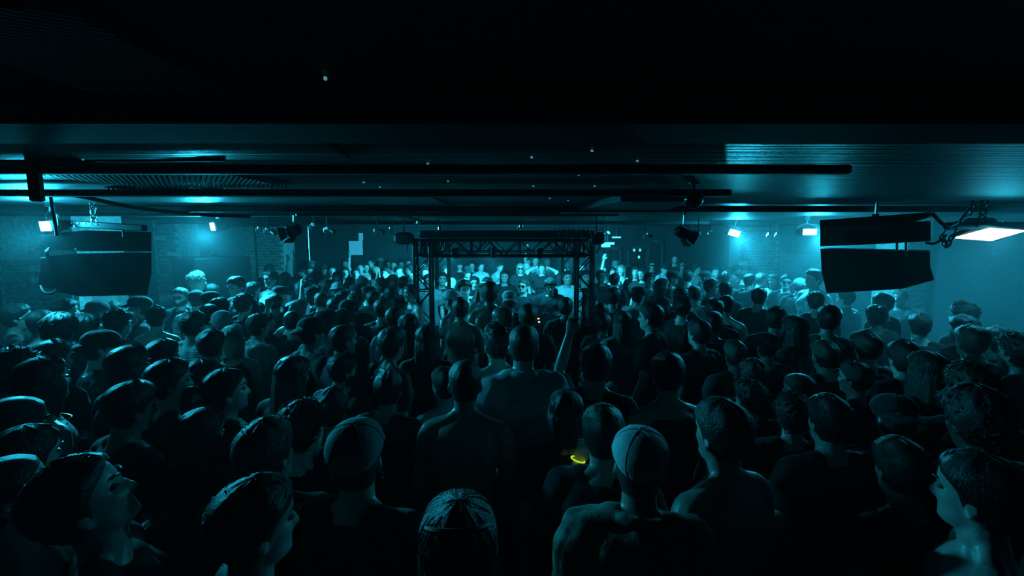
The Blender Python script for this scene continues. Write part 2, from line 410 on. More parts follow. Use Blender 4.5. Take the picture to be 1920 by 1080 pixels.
# 1: lamp behind the left hanging speaker
l1 = P(86, 424, 3.86); f1 = fixture(l1, l1 + Vector((-.5, -.9, -.12)), .25, .10, .08, 'lit floodlight at the far left beside the drilled bar')
light('lamp', 'SPOT', l1 + Vector((-.07, -.07, -.02)), 110, f1, l1 + Vector((-2.4, 1.6, -1.0)), .05, 80, .9)
light('lamp', 'SPOT', l1 + Vector((-.07, -.07, -.01)), 300, f1, l1 + Vector((-2, -.35, .02)), .03, 12, .5)
light('lamp', 'SPOT', l1 + Vector((-.04, -.09, -.07)), 260, f1, l1 + Vector((1.2, -1.4, -1.2)), .06, 165, .9)
light('lamp', 'POINT', l1 + Vector((.05, -.14, .05)), 40, f1, size=.05)
# 2: left mid lamp, face turned left
l2 = P(399, 425, 6.6); f2 = fixture(l2, l2 + Vector((-.7, -.8, -.18)), .20, .14, .16, 'lit floodlight left of the barn-door spot, facing the brick wall')
light('lamp', 'SPOT', l2 + Vector((-.08, -.10, -.03)), 110, f2, l2 + Vector((-2, .9, -1.0)), .05, 140, .9)
light('lamp', 'SPOT', l2 + Vector((-.08, -.10, -.03)), 220, f2, l2 + Vector((-2, -1.0, -1.1)), .03, 42, .8)
light('lamp', 'POINT', l2 + Vector((-.12, -.16, .0)), 60, f2, size=.05)
light('lamp', 'SPOT', l2 + Vector((-.03, -.13, -.10)), 820, f2, l2 + Vector((1.0, -1.5, -1.2)), .06, 165, .9)
# 3: tilted lamp in the open haze, right of the truss
l3 = P(1377, 437, 8.6); f3 = fixture(l3, l3 + Vector((.15, -1, -.22)), .25, .14, .10, 'bright tilted floodlight throwing beams right of the truss')
f3.rotation_euler = (0, math.radians(14), 0)
light('lamp', 'SPOT', l3 + Vector((.02, -.08, -.06)), 420, f3, l3 + Vector((.3, -.7, -1.0)), .06, 160, .9)
light('lamp', 'SPOT', l3 + Vector((.02, -.08, -.02)), 1500, f3, l3 + Vector((.60, -.3, -1)), .03, 24, .6)
light('lamp', 'SPOT', l3 + Vector((0, -.08, .04)), 700, f3, Vector((.72, 1.6, 2.56)), .03, 6, .5)
light('lamp', 'POINT', l3 + Vector((.0, -.14, -.02)), 170, f3, size=.05)
# 4: lamp left of the right hanging speaker
l4 = P(1518, 435, 6.9); f4 = fixture(l4, l4 + Vector((.15, -1, -.04)), .26, .11, .12, 'lit floodlight at the left edge of the right hanging speaker')
light('lamp', 'SPOT', l4 + Vector((.04, -.08, -.05)), 360, f4, l4 + Vector((.4, -.8, -1.0)), .05, 165, .9)
light('lamp', 'POINT', l4 + Vector((.04, -.12, .0)), 130, f4, size=.06)
# 5: flat panel lamp at the far right, facing down
l5 = P(1853, 440, 4.0)
f5 = thing('panel_light', l5, 'large glowing flat panel lamp at the far right under a rail', 'stage light')
R = rotm('Y', 4) @ rotm('X', -26)
G = Geo(); G.box(R @ np.array([0, 0, .026]), (.42, .25, .04), R, .008); part('housing', G, MT['black'], f5)
G = Geo(); q = [(-.21, .10), (.13, .10), (.21, -.11), (-.10, -.11)]
G.add([R @ np.array([x, y, z]) for z in (.004, -.004) for x, y in q], [(0, 1, 2, 3), (7, 6, 5, 4), (0, 4, 5, 1), (1, 5, 6, 2), (2, 6, 7, 3), (3, 7, 4, 0)]); part('lamp_face', G, MT['lamp'], f5)
G = Geo()
for s_ in (-.15, .15): G.cyl((s_, .02, .05), (s_, .02, .12), .008, 8)
part('bracket', G, MT['steel'], f5)
light('lamp', 'AREA', l5 + Vector((0, -.02, -.03)), 11, f5, l5 + Vector((0, -.6, -.8)), .25, 180)
light('lamp', 'SPOT', l5 + Vector((.25, -.04, -.03)), 55, f5, l5 + Vector((2, 1.6, -.4)), .05, 100, .8)

light('lamp', 'POINT', l5 + Vector((.0, -.15, -.10)), 9, f5, size=.08)

# unlit barn-door spotlights
def barndoor(loc, aim, label):
    o = thing('spotlight', loc, label, 'stage light', 'barn-door spotlights'); o.scale = (.56, .56, .56)
    q = (Vector(aim) - Vector(loc)).to_track_quat('Y', 'Z').to_matrix(); R = np.array(q)
    G = Geo(); G.tube([R @ np.array([0, y, 0]) for y in (-.16, -.13, -.05, .06)], [.05, .085, .10, .10], 6); part('housing', G, MT['black'], o)
    G = Geo(); G.tube([R @ np.array([0, y, 0]) for y in (.055, .075)], [.108, .108], 20); part('rim', G, MT['steel'], o)
    G = Geo(); G.ellipsoid(R @ np.array([0, .05, 0]), (.085, .02, .085), R, 16, 8); part('lens', G, MT['lens'], o)
    for k in range(4):
        A = rotm('Y', 90*k); G = Geo()
        quad = [(-.09, .075, .10), (.09, .075, .10), (.12, .19, .15), (-.12, .19, .15)]
        vs = [R @ (A @ np.array(p)) for p in quad] + [R @ (A @ (np.array(p) + [0, 0, .004])) for p in quad]
        G.add(vs, [(0, 1, 2, 3), (7, 6, 5, 4), (0, 4, 5, 1), (1, 5, 6, 2), (2, 6, 7, 3), (3, 7, 4, 0)]); part('barn_door', G, MT['black'], o)
    G = Geo(); up = (2.63 - loc[2])/.56
    for s in (-1, 1): G.tube([(s*.115, 0, 0), (s*.115, 0, .10), (0, 0, .16)], .009, 6)
    part('yoke', G, MT['steel'], o)
    G = Geo(); G.cyl((0, 0, .15), (0, 0, up), .012, 8); G.box((0, 0, up - .02), (.06, .07, .06), None, .01); part('clamp', G, MT['chrome'], o)
    return o
p = P(551, 433, 4.45); barndoor(p, p + Vector((-1, .3, -.35)), 'black barn-door spotlight hanging left, pointing down-left')
p = P(1281, 438, 4.45); barndoor(p, p + Vector((1, .2, -.55)), 'black barn-door spotlight hanging right of the truss, pointing down-right')
# dark globe on the right-hand ceiling
o = thing('globe', P(1300, 373, 2.6), 'small glossy black globe hanging from the right ceiling', 'globe')
G = Geo(); G.ellipsoid((0, 0, 0), (.054, .054, .054), None, 24, 14); part('ball', G, MT['lens'], o)
G = Geo(); G.cyl((0, 0, .05), (0, 0, CEIL - o.location.z), .008, 8); G.cyl((0, 0, CEIL - o.location.z - .012), (0, 0, CEIL - o.location.z), .03, 12); part('stem', G, MT['steel'], o)

# small clamps, sockets and lamp holders on the far rails
def clampset(px, py, Y, kind, label):
    loc = P(px, py, Y); o = thing('lamp_clamp', (loc.x, loc.y, loc.z), label, 'rigging clamp', 'rigging clamps under the ceiling')
    up = 2.66 - loc.z; G = Geo()
    G.box((0, 0, 0), (.05, .035, .05), None, .008); G.tube([(-.04, 0, .0), (-.045, 0, -.05), (-.02, 0, -.065)], .009, 6); part('hook', G, MT['chrome'], o)
    G = Geo(); G.cyl((0, 0, .02), (0, 0, up), .008, 8); part('rod', G, MT['steel'], o)
    if kind: G = Geo(); G.cyl((.05, 0, -.02), (.11, -.02, -.05), .026, 10, .032); part('holder', G, MT['black'], o)
    return o
CL = [(487, 428, 6, 0, 'zinc clamp right of the left floodlight'), (502, 430, 6, 1, 'zinc clamp with holder left of the barn-door spot'), (588, 421, 6, 0, 'zinc clamp just right of the left barn-door spot'),
      (613, 428, 6.4, 1, 'zinc clamp with holder above the pale panel, to its left'), (707, 430, 7, 1, 'zinc clamp right of the pale panel'), (736, 426, 7, 0, 'upright zinc clamp left of the truss top'),
      (785, 417, 6, 0, 'zinc clamp above the truss left corner'), (825, 428, 6, 0, 'upright zinc clamp above the truss left beam'), (977, 424, 6, 0, 'zinc clamp above the truss centre'),
      (1211, 439, 8, 1, 'zinc clamp above the back door'), (1309, 437, 6.5, 0, 'zinc clamp right of the right barn-door spot'), (1332, 433, 7, 0, 'zinc clamp left of the tilted bright lamp'),
      (1443, 438, 8, 0, 'zinc clamp between the two right lamps'), (1458, 438, 8, 0, 'zinc clamp just left of the right mid lamp')]
for c_ in CL: clampset(*c_)
# glowing ceiling specks: status lights, and screw-head glints put in as emission
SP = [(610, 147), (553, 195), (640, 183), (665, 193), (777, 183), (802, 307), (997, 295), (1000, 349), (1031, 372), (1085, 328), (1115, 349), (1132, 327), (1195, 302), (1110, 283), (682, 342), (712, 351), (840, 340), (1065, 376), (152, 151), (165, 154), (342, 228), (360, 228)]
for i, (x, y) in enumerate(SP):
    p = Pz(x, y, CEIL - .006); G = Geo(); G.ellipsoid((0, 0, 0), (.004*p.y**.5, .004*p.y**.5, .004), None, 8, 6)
    o = part('ceiling_speck', G, MT['speck_s']); o.location = p; tag(o, 'tiny glowing speck on the dark ceiling, %s from the left' % 'first second third fourth fifth sixth seventh eighth ninth tenth eleventh twelfth thirteenth fourteenth fifteenth sixteenth seventeenth eighteenth nineteenth twentieth twenty-first twenty-second'.split()[sorted(SP).index((x, y))], 'light', 'tiny ceiling specks')

# ---------------------------------------------------------------- hanging speakers
def poly_px(pts, Y): return [(P(x, y, Y).x, P(x, y, Y).z) for x, y in pts]
def aim_px(parent, x, y, dy=0.0):
    """pixel to the local frame of a thing turned by its own rotation: point on its front plane"""
    o = Vector(parent.location); rz = parent.rotation_euler.z
    n = Vector((-math.sin(rz), math.cos(rz), 0)); a = P(x, y, 1.0) - Vector((0, 0, CAMZ))
    t = (o - Vector((0, 0, CAMZ))).dot(n)/a.dot(n); w = Vector((0, 0, CAMZ)) + a*t - o
    return Vector((w.x*math.cos(rz) + w.y*math.sin(rz), dy, w.z))
def cabinet(parent, pts, dy, depth, name, m):
    G = Geo(); G.prism([(v.x, v.z) for v in (aim_px(parent, x, y) for x, y in pts)], dy, dy + depth); return part(name, G, m, parent)
def link_chain(G, a, b, n, r=.018, w=.005):
    a, b = np.array(a, float), np.array(b, float); d = (b - a)/n
    for i in range(n):
        c = a + d*(i + .5); L = np.linalg.norm(d)*.62
        ax = (1, 0, 0) if i % 2 else (0, 1, 0)
        u = d/np.linalg.norm(d); t = np.cross(u, ax); t /= np.linalg.norm(t)
        path = [c + u*L*math.cos(q) + t*r*math.sin(q) for q in np.linspace(0, 2*PI, 13)]
        G.tube(path, w, 5, cap=False)
    return G
YS = 4.0
ls = thing('hanging_speaker', P(180, 490, YS), 'black two-cabinet loudspeaker hanging at the left under the drilled bar', 'loudspeaker', 'hanging loudspeakers', rz=math.radians(44))
cabinet(ls, [(76, 440), (160, 432), (284, 435), (284, 471), (150, 471), (76, 466)], 0, .42, 'upper_cabinet', MT['cab'])
low = cabinet(ls, [(76, 484), (145, 478), (284, 474), (284, 513), (276, 553), (150, 556), (105, 546), (70, 535), (76, 508)], 0, .45, 'lower_cabinet', MT['cab'])
cabinet(ls, [(206, 509), (262, 513), (256, 541), (204, 538)], -.012, .012, 'input_plate', MT['grille'])
A_ = lambda x, y, dy=0: aim_px(ls, x, y, dy)
G = Geo(); G.tube(crom([A_(92, 465), A_(88, 474, -.03), A_(92, 484)], 4), .012, 8); part('handle', G, MT['steel'], ls)
G = Geo(); G.tube(crom([A_(76, 536), A_(84, 548, -.05), A_(100, 548, -.05), A_(104, 543)], 4), .012, 8); part('handle', G, MT['steel'], ls)
G = Geo(); G.tube([A_(140, 465, -.02), A_(142, 480, -.02), A_(145, 482, -.02)], .010, 6); part('hinge', G, MT['chrome'], ls)
# drilled flying bar over it; bright discs stand in for light through its holes
fb = thing('flying_bar', P(170, 424, 3.95), 'drilled steel bar with rows of holes above the left speaker', 'rigging bar')
o_ = Vector(fb.location); a, b = P(80, 416, 3.95) - o_, P(272, 428, 3.95) - o_
d_ = (b - a).normalized(); Rb = np.array(d_.to_track_quat('X', 'Z').to_matrix())
G = Geo(); G.box((a + b)/2, ((b - a).length, .06, .055), Rb, .006); part('bar', G, MT['steel'], fb)
for i, t in enumerate((.05, .13, .20, .26, .32, .38, .44, .50, .56)):
    c = a.lerp(b, t); G = Geo(); G.cyl(c + Vector((0, -.028, .008)), c + Vector((0, -.036, .008)), .010 - .0006*i, 10); part('hole_disc', G, MT['chrome'], fb)
for t in (.28, .34):
    c = a.lerp(b, t); G = Geo(); G.cyl(c + Vector((0, -.028, -.02)), c + Vector((0, -.036, -.02)), .011, 10); part('hole_disc', G, MT['chrome'], fb)
G = Geo(); c = P(177, 418, 3.95) - o_; link_chain(G, c, Vector((c.x, c.y, CEIL - o_.z)), 5, .022, .007); part('chain', G, MT['chrome'], fb)
G = Geo()
for x in (110, 232):
    c = P(x, 440, 3.98) - o_; G.cyl(c + Vector((0, 0, -.02)), c + Vector((0, 0, .08)), .012, 8)
part('strap', G, MT['steel'], fb)
# right hanging speaker
rs = thing('hanging_speaker', P(1645, 480, YS), 'black two-cabinet loudspeaker hanging at the right below the glowing haze', 'loudspeaker', 'hanging loudspeakers', rz=math.radians(-41))
cabinet(rs, [(1538, 426), (1640, 420), (1745, 414), (1745, 452), (1640, 458), (1538, 462)], 0, .42, 'upper_cabinet', MT['cab'])
cabinet(rs, [(1538, 413), (1745, 398), (1747, 405), (1700, 418), (1538, 426)], -.03, .48, 'top_frame', MT['steel'])
cabinet(rs, [(1538, 466), (1744, 471), (1744, 498), (1752, 525), (1690, 542), (1550, 550), (1541, 512)], 0, .45, 'lower_cabinet', MT['cab'])
A_ = lambda x, y, dy=0: aim_px(rs, x, y, dy); G = Geo()
for x in (1682, 1699): G.cyl(A_(x, 452, -.01), A_(x, 474, -.01), .010, 8)
part('hinge', G, MT['steel'], rs)
G = Geo(); c = A_(1640, 410, .1); G.cyl(c, Vector((c.x, c.y, CEIL - rs.location.z)), .014, 8); G.box(c + Vector((0, 0, .02)), (.05, .05, .05)); part('hanger', G, MT['chrome'], rs)
G = Geo(); G.tube(crom([A_(1735, 455), A_(1750, 457), A_(1764, 450), A_(1775, 440)], 4), .010, 8); part('strap', G, MT['cable'], rs)
# chain, shackle and pipe at the far right
rc = thing('rigging_chain', P(1840, 395, 3.9), 'heavy dark chain with hooks above the glowing panel lamp', 'chain')
o_ = Vector(rc.location); zt = CEIL - o_.z
G = Geo(); c = P(1841, 412, 3.9) - o_; link_chain(G, c, Vector((c.x + .01, c.y, zt)), 4, .026, .009); part('chain', G, MT['steel'], rc)
G = Geo(); G.tube([P(1830, 368, 3.9) - o_, P(1815, 395, 3.9) - o_, P(1800, 415, 3.9) - o_], .012, 8); part('sling', G, MT['cable'], rc)
G = Geo(); link_chain(G, P(1838, 380, 3.9) - o_, P(1812, 405, 3.9) - o_, 3, .02, .007); part('chain', G, MT['steel'], rc)
pr = thing('lighting_pipe', P(1860, 420, 3.95), 'dark lighting pipe at the far right carrying the panel lamp', 'pipe')
o_ = Vector(pr.location)
G = Geo(); G.cyl(P(1775, 424, 3.95) - o_, Vector((6.9, 3.95, P(1850, 421, 3.95).z)) - o_, .034, 12); part('tube', G, MT['beam'], pr)
G = Geo(); c = P(1838, 414, 3.95) - o_; G.box(c, (.26, .07, .05), None, .02); part('clamp', G, MT['beam'], pr)
G = Geo(); G.tube(crom([P(1748, 400, 3.9) - o_, P(1765, 418, 3.9) - o_, P(1778, 424, 3.9) - o_, P(1795, 417, 3.9) - o_], 4), .014, 8); part('cable', G, MT['cable'], pr)
sh = thing('shackle', P(1777, 452, 3.85), 'dark shackle loop dangling beside the right speaker', 'shackle')
o_ = Vector(sh.location); G = Geo(); link_chain(G, P(1766, 442, 3.85) - o_, P(1774, 463, 3.85) - o_, 2, .02, .008); link_chain(G, P(1774, 463, 3.85) - o_, P(1788, 440, 3.85) - o_, 2, .02, .008); part('chain', G, MT['steel'], sh)
G = Geo(); G.cyl(P(1788, 440, 3.85) - o_, P(1795, 424, 3.93) - o_, .008, 6); G.cyl(P(1766, 442, 3.85) - o_, P(1778, 424, 3.93) - o_, .006, 6); part('link', G, MT['chrome'], sh)

# left conduits, posts and cables under the ceiling
o = thing('hanger_post', P(66, 300, 1.80), 'dark hanger post with plate at the upper left ceiling', 'hanger'); o_ = Vector(o.location)
G = Geo(); a, b = P(66, 283, 1.80) - o_, P(64, 378, 1.80) - o_; G.box((a + b)/2, (.045, .03, (a - b).length), None, .006); part('post', G, MT['beam'], o)
G = Geo(); G.box(P(68, 288, 1.80) - o_, (.16, .10, .012), None, .004); part('plate', G, MT['steel'], o)
G = Geo(); G.tube(crom([P(70, 285, 1.72) - o_, P(120, 283, 1.72) - o_, P(150, 290, 1.73) - o_, P(186, 300, 1.80) - o_, P(420, 299, 1.75) - o_], 5), .008, 8); part('cable', G, MT['cable'], o)
G = Geo(); G.tube(crom([P(0, 287, 1.72) - o_, P(40, 292, 1.72) - o_, P(90, 300, 1.72) - o_, P(148, 300, 1.72) - o_], 5), .007, 8); part('cable', G, MT['cable'], o)
o = thing('hanging_rod', P(95, 380, 3.2), 'thin dark rod dropping from the ceiling past the left speaker', 'rod'); o_ = Vector(o.location)
G = Geo(); G.tube([Pz(90, 335, CEIL - .02) - o_ if False else P(92, 340, 3.2) - o_, P(94, 362, 3.2) - o_, P(104, 420, 3.3) - o_, P(106, 440, 3.4) - o_], .010, 8); part('rod', G, MT['beam'], o)
o = thing('slack_cable', P(250, 385, 3.6), 'slack black cable sweeping below the ribbed ceiling toward the left floodlight', 'cable'); o_ = Vector(o.location)
G = Geo(); G.tube(crom([P(60, 355, 3.0) - o_, P(150, 368, 3.2) - o_, P(260, 390, 3.5) - o_, P(380, 403, 4.2) - o_, P(470, 406, 4.4) - o_], 6), .014, 8); part('sheath', G, MT['cable'], o)
o = thing('slack_cable', P(640, 400, 4.9), 'drooping black cable bundle from the left barn-door spot to the truss', 'cable'); o_ = Vector(o.location)
G = Geo(); G.tube(crom([P(555, 403, 4.6) - o_, P(620, 402, 4.8) - o_, P(690, 400, 5.0) - o_, P(760, 406, 5.4) - o_, P(800, 418, 6.2) - o_], 6), .014, 8); part('sheath', G, MT['cable'], o)
# duct edge on the right of centre
o = thing('air_duct', (P(1160, 345, 2.9).x + .1, 4.0, 2.65), 'dark slanting air duct on the ceiling right of centre', 'duct')
o_ = Vector(o.location); G = Geo()
q = [P(1165, 345, 3.3) - o_, P(1050, 395, 5.2) - o_, P(1230, 395, 5.2) - o_, P(1300, 345, 3.3) - o_]
zt = CEIL - o_.z - .004
G.add([(v.x, v.y, zt - .05) for v in q] + [(v.x, v.y, zt) for v in q], [(0, 1, 2, 3), (7, 6, 5, 4), (0, 4, 5, 1), (1, 5, 6, 2), (2, 6, 7, 3), (3, 7, 4, 0)]); part('duct_body', G, MT['ceiling'], o)

# ---------------------------------------------------------------- subwoofer tower with a tumbler, left
tw = thing('speaker_tower', (-4.75, 7.2, 0), 'tall black loudspeaker tower against the left wall with a glass on top', 'loudspeaker', rz=math.radians(-32))
ztop = P(400, 483, 6.9).z
for i in range(3):
    G = Geo(); h = ztop/3; G.box((0, 0, h*(i + .5)), (.78, .80, h - .008), None, .012); c = part('cabinet', G, MT['cab'], tw)
    G = Geo(); G.box((0, -.405, h*(i + .5)), (.66, .012, h - .1), None, .004); part('grille', G, MT['grille'], c)
tp = tw.matrix_basis if False else None
gl = thing('tumbler', (P(403, 484, 6.95).x, 6.95, ztop + .001), 'small clear drinking glass standing on the left speaker tower', 'glass')
G = Geo(); prof = [(.0, .0), (.036, .0), (.043, .105), (.040, .105), (.034, .010), (.0, .010)]
G.loft([[np.array((r*math.cos(2*PI*i/24) + 1e-5*math.cos(i), r*math.sin(2*PI*i/24), z)) for i in range(24)] for r, z in prof], cap=False); part('glass', G, MT['glass'], gl)
G = Geo(); G.loft([[np.array((r*math.cos(2*PI*i/20), r*math.sin(2*PI*i/20), z)) for i in range(20)] for r, z in ((.0335, .012), (.037, .06))]); part('drink', G, MT['glass'], gl)
pp = thing('pipe_stand', P(478, 440, 9.0), 'thin upright pole between speaker tower and far brick pier', 'pole'); pp.location.z = 0
G = Geo(); G.cyl((0, 0, 0), (.0, 0, CEIL), .02, 10); part('pole', G, MT['steel'], pp)
pp = thing('pipe_stand', P(579, 460, 12.5), 'thin pale pole against the back wall left of the pale panel', 'pole'); pp.location.z = 0
G = Geo(); G.cyl((0, 0, 0), (0, 0, CEIL), .018, 10); part('pole', G, MT['chrome'], pp)

# ---------------------------------------------------------------- DJ truss
TX, TY0, TY1, HW_, TW = -.12, 6.8, 8.7, 1.34, .27
tr = thing('truss', (TX, (TY0 + TY1)/2, 0), 'black box-truss frame standing around the DJ desk', 'truss')
zb, zt = P(945, 484, TY0 - .1).z, P(945, 452, TY0 - .1).z + .04
def truss_run(a, b, up, side, n, brace=.5):
    """four chords with welded lacing between a and b"""
    a, b, up, side = (np.array(q, float) for q in (a, b, up, side)); h = TW/2 - .02
    G = Geo()
    for su in (-1, 1):
        for ss in (-1, 1): G.cyl(a + up*h*su + side*h*ss, b + up*h*su + side*h*ss, .022, 10)
    L = Geo()
    for f in range(4):
        for i in range(n):
            t0, t1 = i/n, (i + 1)/n; p0, p1 = a + (b - a)*t0, a + (b - a)*t1
            s0, s1 = (-1, 1) if i % 2 else (1, -1)
            if f < 2: o = side*h*(1 if f else -1); L.cyl(p0 + up*h*s0 + o, p1 + up*h*s1 + o, .009, 6)
            else: o = up*h*(1 if f == 2 else -1); L.cyl(p0 + side*h*s0 + o, p1 + side*h*s1 + o, .009, 6)
            if i % 3 == 0:
                for q in (-1, 1):
                    L.cyl(p0 + up*h*q - side*h, p0 + up*h*q + side*h, .009, 6); L.cyl(p0 + side*h*q - up*h, p0 + side*h*q + up*h, .009, 6)
    ch = part('chord', G, MT['steel'], tr); part('lacing', L, MT['steel'], ch)
    return ch
Z3 = (0, 0, 1); X3 = (1, 0, 0); Y3 = (0, 1, 0); zm = (zb + zt)/2; cxs = HW_ - TW/2; dy = (TY1 - TY0)/2
for sx in (-1, 1):
    for sy in (-1, 1):
        truss_run((sx*cxs, sy*dy, 0.03), (sx*cxs, sy*dy, zt), X3, Y3, 9)
        G = Geo(); G.box((sx*cxs, sy*dy, .015), (.42, .42, .03)); part('base_plate', G, MT['steel'], tr)
for sy in (-1, 1): truss_run((-cxs, sy*dy, zm), (cxs, sy*dy, zm), Z3, Y3, 10)
for sx in (-1, 1): truss_run((sx*cxs, -dy, zm), (sx*cxs, dy, zm), Z3, X3, 7)
# black fascia and boxes on top of the truss
G = Geo(); G.box((0, 0, 0), (2.55, .5, P(945, 432, TY0).z - zt - .01), None, .015)
o = part('equipment_case', G, MT['black']); o.location = (TX + .05, TY0 + .05, (P(945, 432, TY0).z + zt)/2); tag(o, 'long black equipment case lying across the truss front', 'case')
for px, lb in ((758, 'rounded black speaker box on the truss left end'), (1118, 'black box on the truss right end')):
    c = P(px, 447, TY0 - .05); G = Geo(); G.box((0, 0, 0), (.26, .3, .18), None, .05); o = thing('monitor_box', c, lb, 'box'); part('housing', G, MT['cab'], o)
    G = Geo(); G.box((0, -.152, 0), (.18, .006, .12), None, .002); part('grille', G, MT['grille'], o)
    G = Geo(); G.cyl((0, 0, .08), (0, 0, CEIL - c.z), .012, 8); part('hanger', G, MT['steel'], o)
o = thing('cable_bundle', P(1070, 434, 6.6), 'tangle of cables on top of the truss right half', 'cable'); o_ = Vector(o.location); rr = random.Random(4)
for k in range(6):
    x0 = 1040 + k*9; G = Geo(); G.tube(crom([P(x0, 430, 6.6) - o_, P(x0 + 8, 437 + rr.uniform(0, 6), 6.52) - o_, P(x0 + 18, 432 + rr.uniform(-3, 3), 6.5) - o_, P(x0 + 24, 446, 6.52) - o_], 5), .009, 6); part('cable', G, MT['chrome'] if k % 3 == 0 else MT['cable'], o)
# hanging cables in the truss corners
for px, lb in ((795, 'hanging cables behind the truss left beam'), (1085, 'hanging cables behind the truss right beam')):
    o = thing('cable_bundle', P(px, 468, 7.9), lb, 'cable'); o_ = Vector(o.location)
    for k in range(9):
        x0 = px - 28 + k*8; G = Geo(); y0 = 452; y1 = rr.uniform(468, 481)
        G.tube(crom([P(x0, y0, 7.8) - o_, P(x0 + rr.uniform(-4, 4), (y0 + y1)/2, 7.85) - o_, P(x0 + rr.uniform(-6, 6), y1, 7.9) - o_], 4), .010, 6); part('cable', G, MT['grille'], o)
# truss spotlights thrown on the rear crowd
for k, (x, tx, w) in enumerate(((-.95, -3.4, 1150), (-.3, -.7, 560), (.45, .9, 540), (1.0, 3.2, 800))):
    c = Vector((TX + x, TY1 + .18, zb + .02)); o = thing('truss_spot', c, ('first', 'second', 'third', 'fourth')[k] + ' spotlight from the left on the rear truss beam', 'stage light', 'rear truss spotlights')
    aim = Vector((tx, 11.2, 1.2)); q = (aim - c).to_track_quat('Y', 'Z').to_matrix(); R = np.array(q)
    G = Geo(); G.tube([R @ np.array([0, y, 0]) for y in (-.12, -.09, .05)], [.04, .06, .065], 14); part('housing', G, MT['black'], o)
    G = Geo(); G.tube([R @ np.array([0, y, 0]) for y in (.045, .052)], [.055, .055], 14); part('lamp_face', G, MT['lampblue'], o)
    G = Geo(); G.tube([(0, 0, 0), (0, 0, .10), (0, -.06, .12)], .010, 6); part('yoke', G, MT['steel'], o)
    light('lamp', 'SPOT', c + Vector(R @ np.array([0, .09, 0])), w, o, aim, .04, 95, .7)
for k, x in enumerate((-.75, .55)):
    c = Vector((TX + x, TY0 + .22, zb + .0)); o = thing('truss_downlight', c, ('left', 'right')[k] + ' small spotlight inside the front truss beam aimed at the desk', 'stage light', 'desk spotlights')
    G = Geo(); G.cyl((0, 0, 0), (0, -.06, .12), .045, 14); part('housing', G, MT['black'], o)
    G = Geo(); G.cyl((0, -.04, .10), (0, -.14, .14), .010, 6); part('bracket', G, MT['steel'], o)
    light('lamp', 'SPOT', c + Vector((0, .05, -.03)), 150, o, c + Vector((.1, 1.6, -1)), .04, 110, .8)

c = Vector((TX - .15, TY0 - .2, zb + .02)); o = thing('truss_downlight', c, 'small spotlight under the middle of the front truss beam', 'stage light')
G = Geo(); G.cyl((0, 0, 0), (0, .05, .12), .045, 14); part('housing', G, MT['black'], o)
G = Geo(); G.cyl((0, .03, .10), (0, .10, .14), .010, 6); part('bracket', G, MT['steel'], o)
light('lamp', 'SPOT', c + Vector((0, -.03, -.04)), 160, o, c + Vector((0, -.75, -1)), .04, 100, .8)

# ---------------------------------------------------------------- DJ desk and gear
dk = thing('dj_desk', (TX, 7.05, 0), 'black DJ desk inside the truss', 'desk')
G = Geo(); G.box((0, 0, 1.06), (1.9, .62, .04), None, .006); part('desk_top', G, MT['black'], dk)
G = Geo(); G.box((0, -.28, .53), (1.86, .02, 1.02)); part('front_panel', G, MT['black'], dk)
for sx in (-1, 1):
    for sy in (-1, 1): G = Geo(); G.box((sx*.9, sy*.26, .52), (.05, .05, 1.04)); part('leg', G, MT['steel'], dk)
def gear(name, x, w, h, label, leds):
    o = thing(name, (TX + x, 6.98, 1.081), label, 'DJ gear'); G = Geo(); G.box((0, 0, h/2), (w, .40, h), None, .008); part('case', G, MT['black'], o)
    if name == 'deck': G = Geo(); G.cyl((0, -.02, h), (0, -.02, h + .02), .10, 24); part('jog_wheel', G, MT['grille'], o)
    else:
        for i in range(4):
            for j in range(3): G = Geo(); G.cyl((-.1 + i*.065, .12 - j*.05, h), (-.1 + i*.065, .12 - j*.05, h + .02), .011, 10); part('knob', G, MT['grille'], o)
    for i, (lx, lz, m) in enumerate(leds):
        G = Geo(); G.box((lx, -.201, lz), (.028, .006, .018)); part('indicator_light', G, MT[m], o)
    return o
gear('deck', -.62, .34, .13, 'left DJ deck with orange indicator lights', [(.02, .10, 'led_o'), (.06, .10, 'led_o'), (.11, .11, 'led_o'), (.03, .05, 'led_w')])
gear('mixer', -.05, .32, .11, 'DJ mixer in the middle of the desk', [(-.1, .06, 'led_w')])
gear('deck', .42, .34, .13, 'right DJ deck with white indicator lights', [(-.05, .10, 'led_w'), (-.06, .05, 'led_w'), (.10, .08, 'led_o'), (.11, .03, 'led_w')])
for px, w, lb in ((880, .27, 'dark monitor speaker on a stand, left of the desk'), (1025, .36, 'dark monitor speaker on a stand, right of the desk')):
    c = P(px, 541, 7.75); o = thing('monitor_speaker', (c.x, 7.75, 0), lb, 'loudspeaker', 'DJ monitor speakers')
    G = Geo(); G.box((0, 0, c.z - .24), (w, .32, .48), None, .012); part('cabinet', G, MT['cab'], o)
    G = Geo(); G.cyl((0, 0, .02), (0, 0, c.z - .48), .025, 10); part('stand_pole', G, MT['steel'], o)
    G = Geo(); G.cyl((0, 0, 0), (0, 0, .02), .2, 20); part('stand_base', G, MT['steel'], o)
    G = Geo(); G.cyl((0, .158, c.z - .3), (0, .166, c.z - .3), w*.36, 20); part('woofer', G, MT['grille'], o)

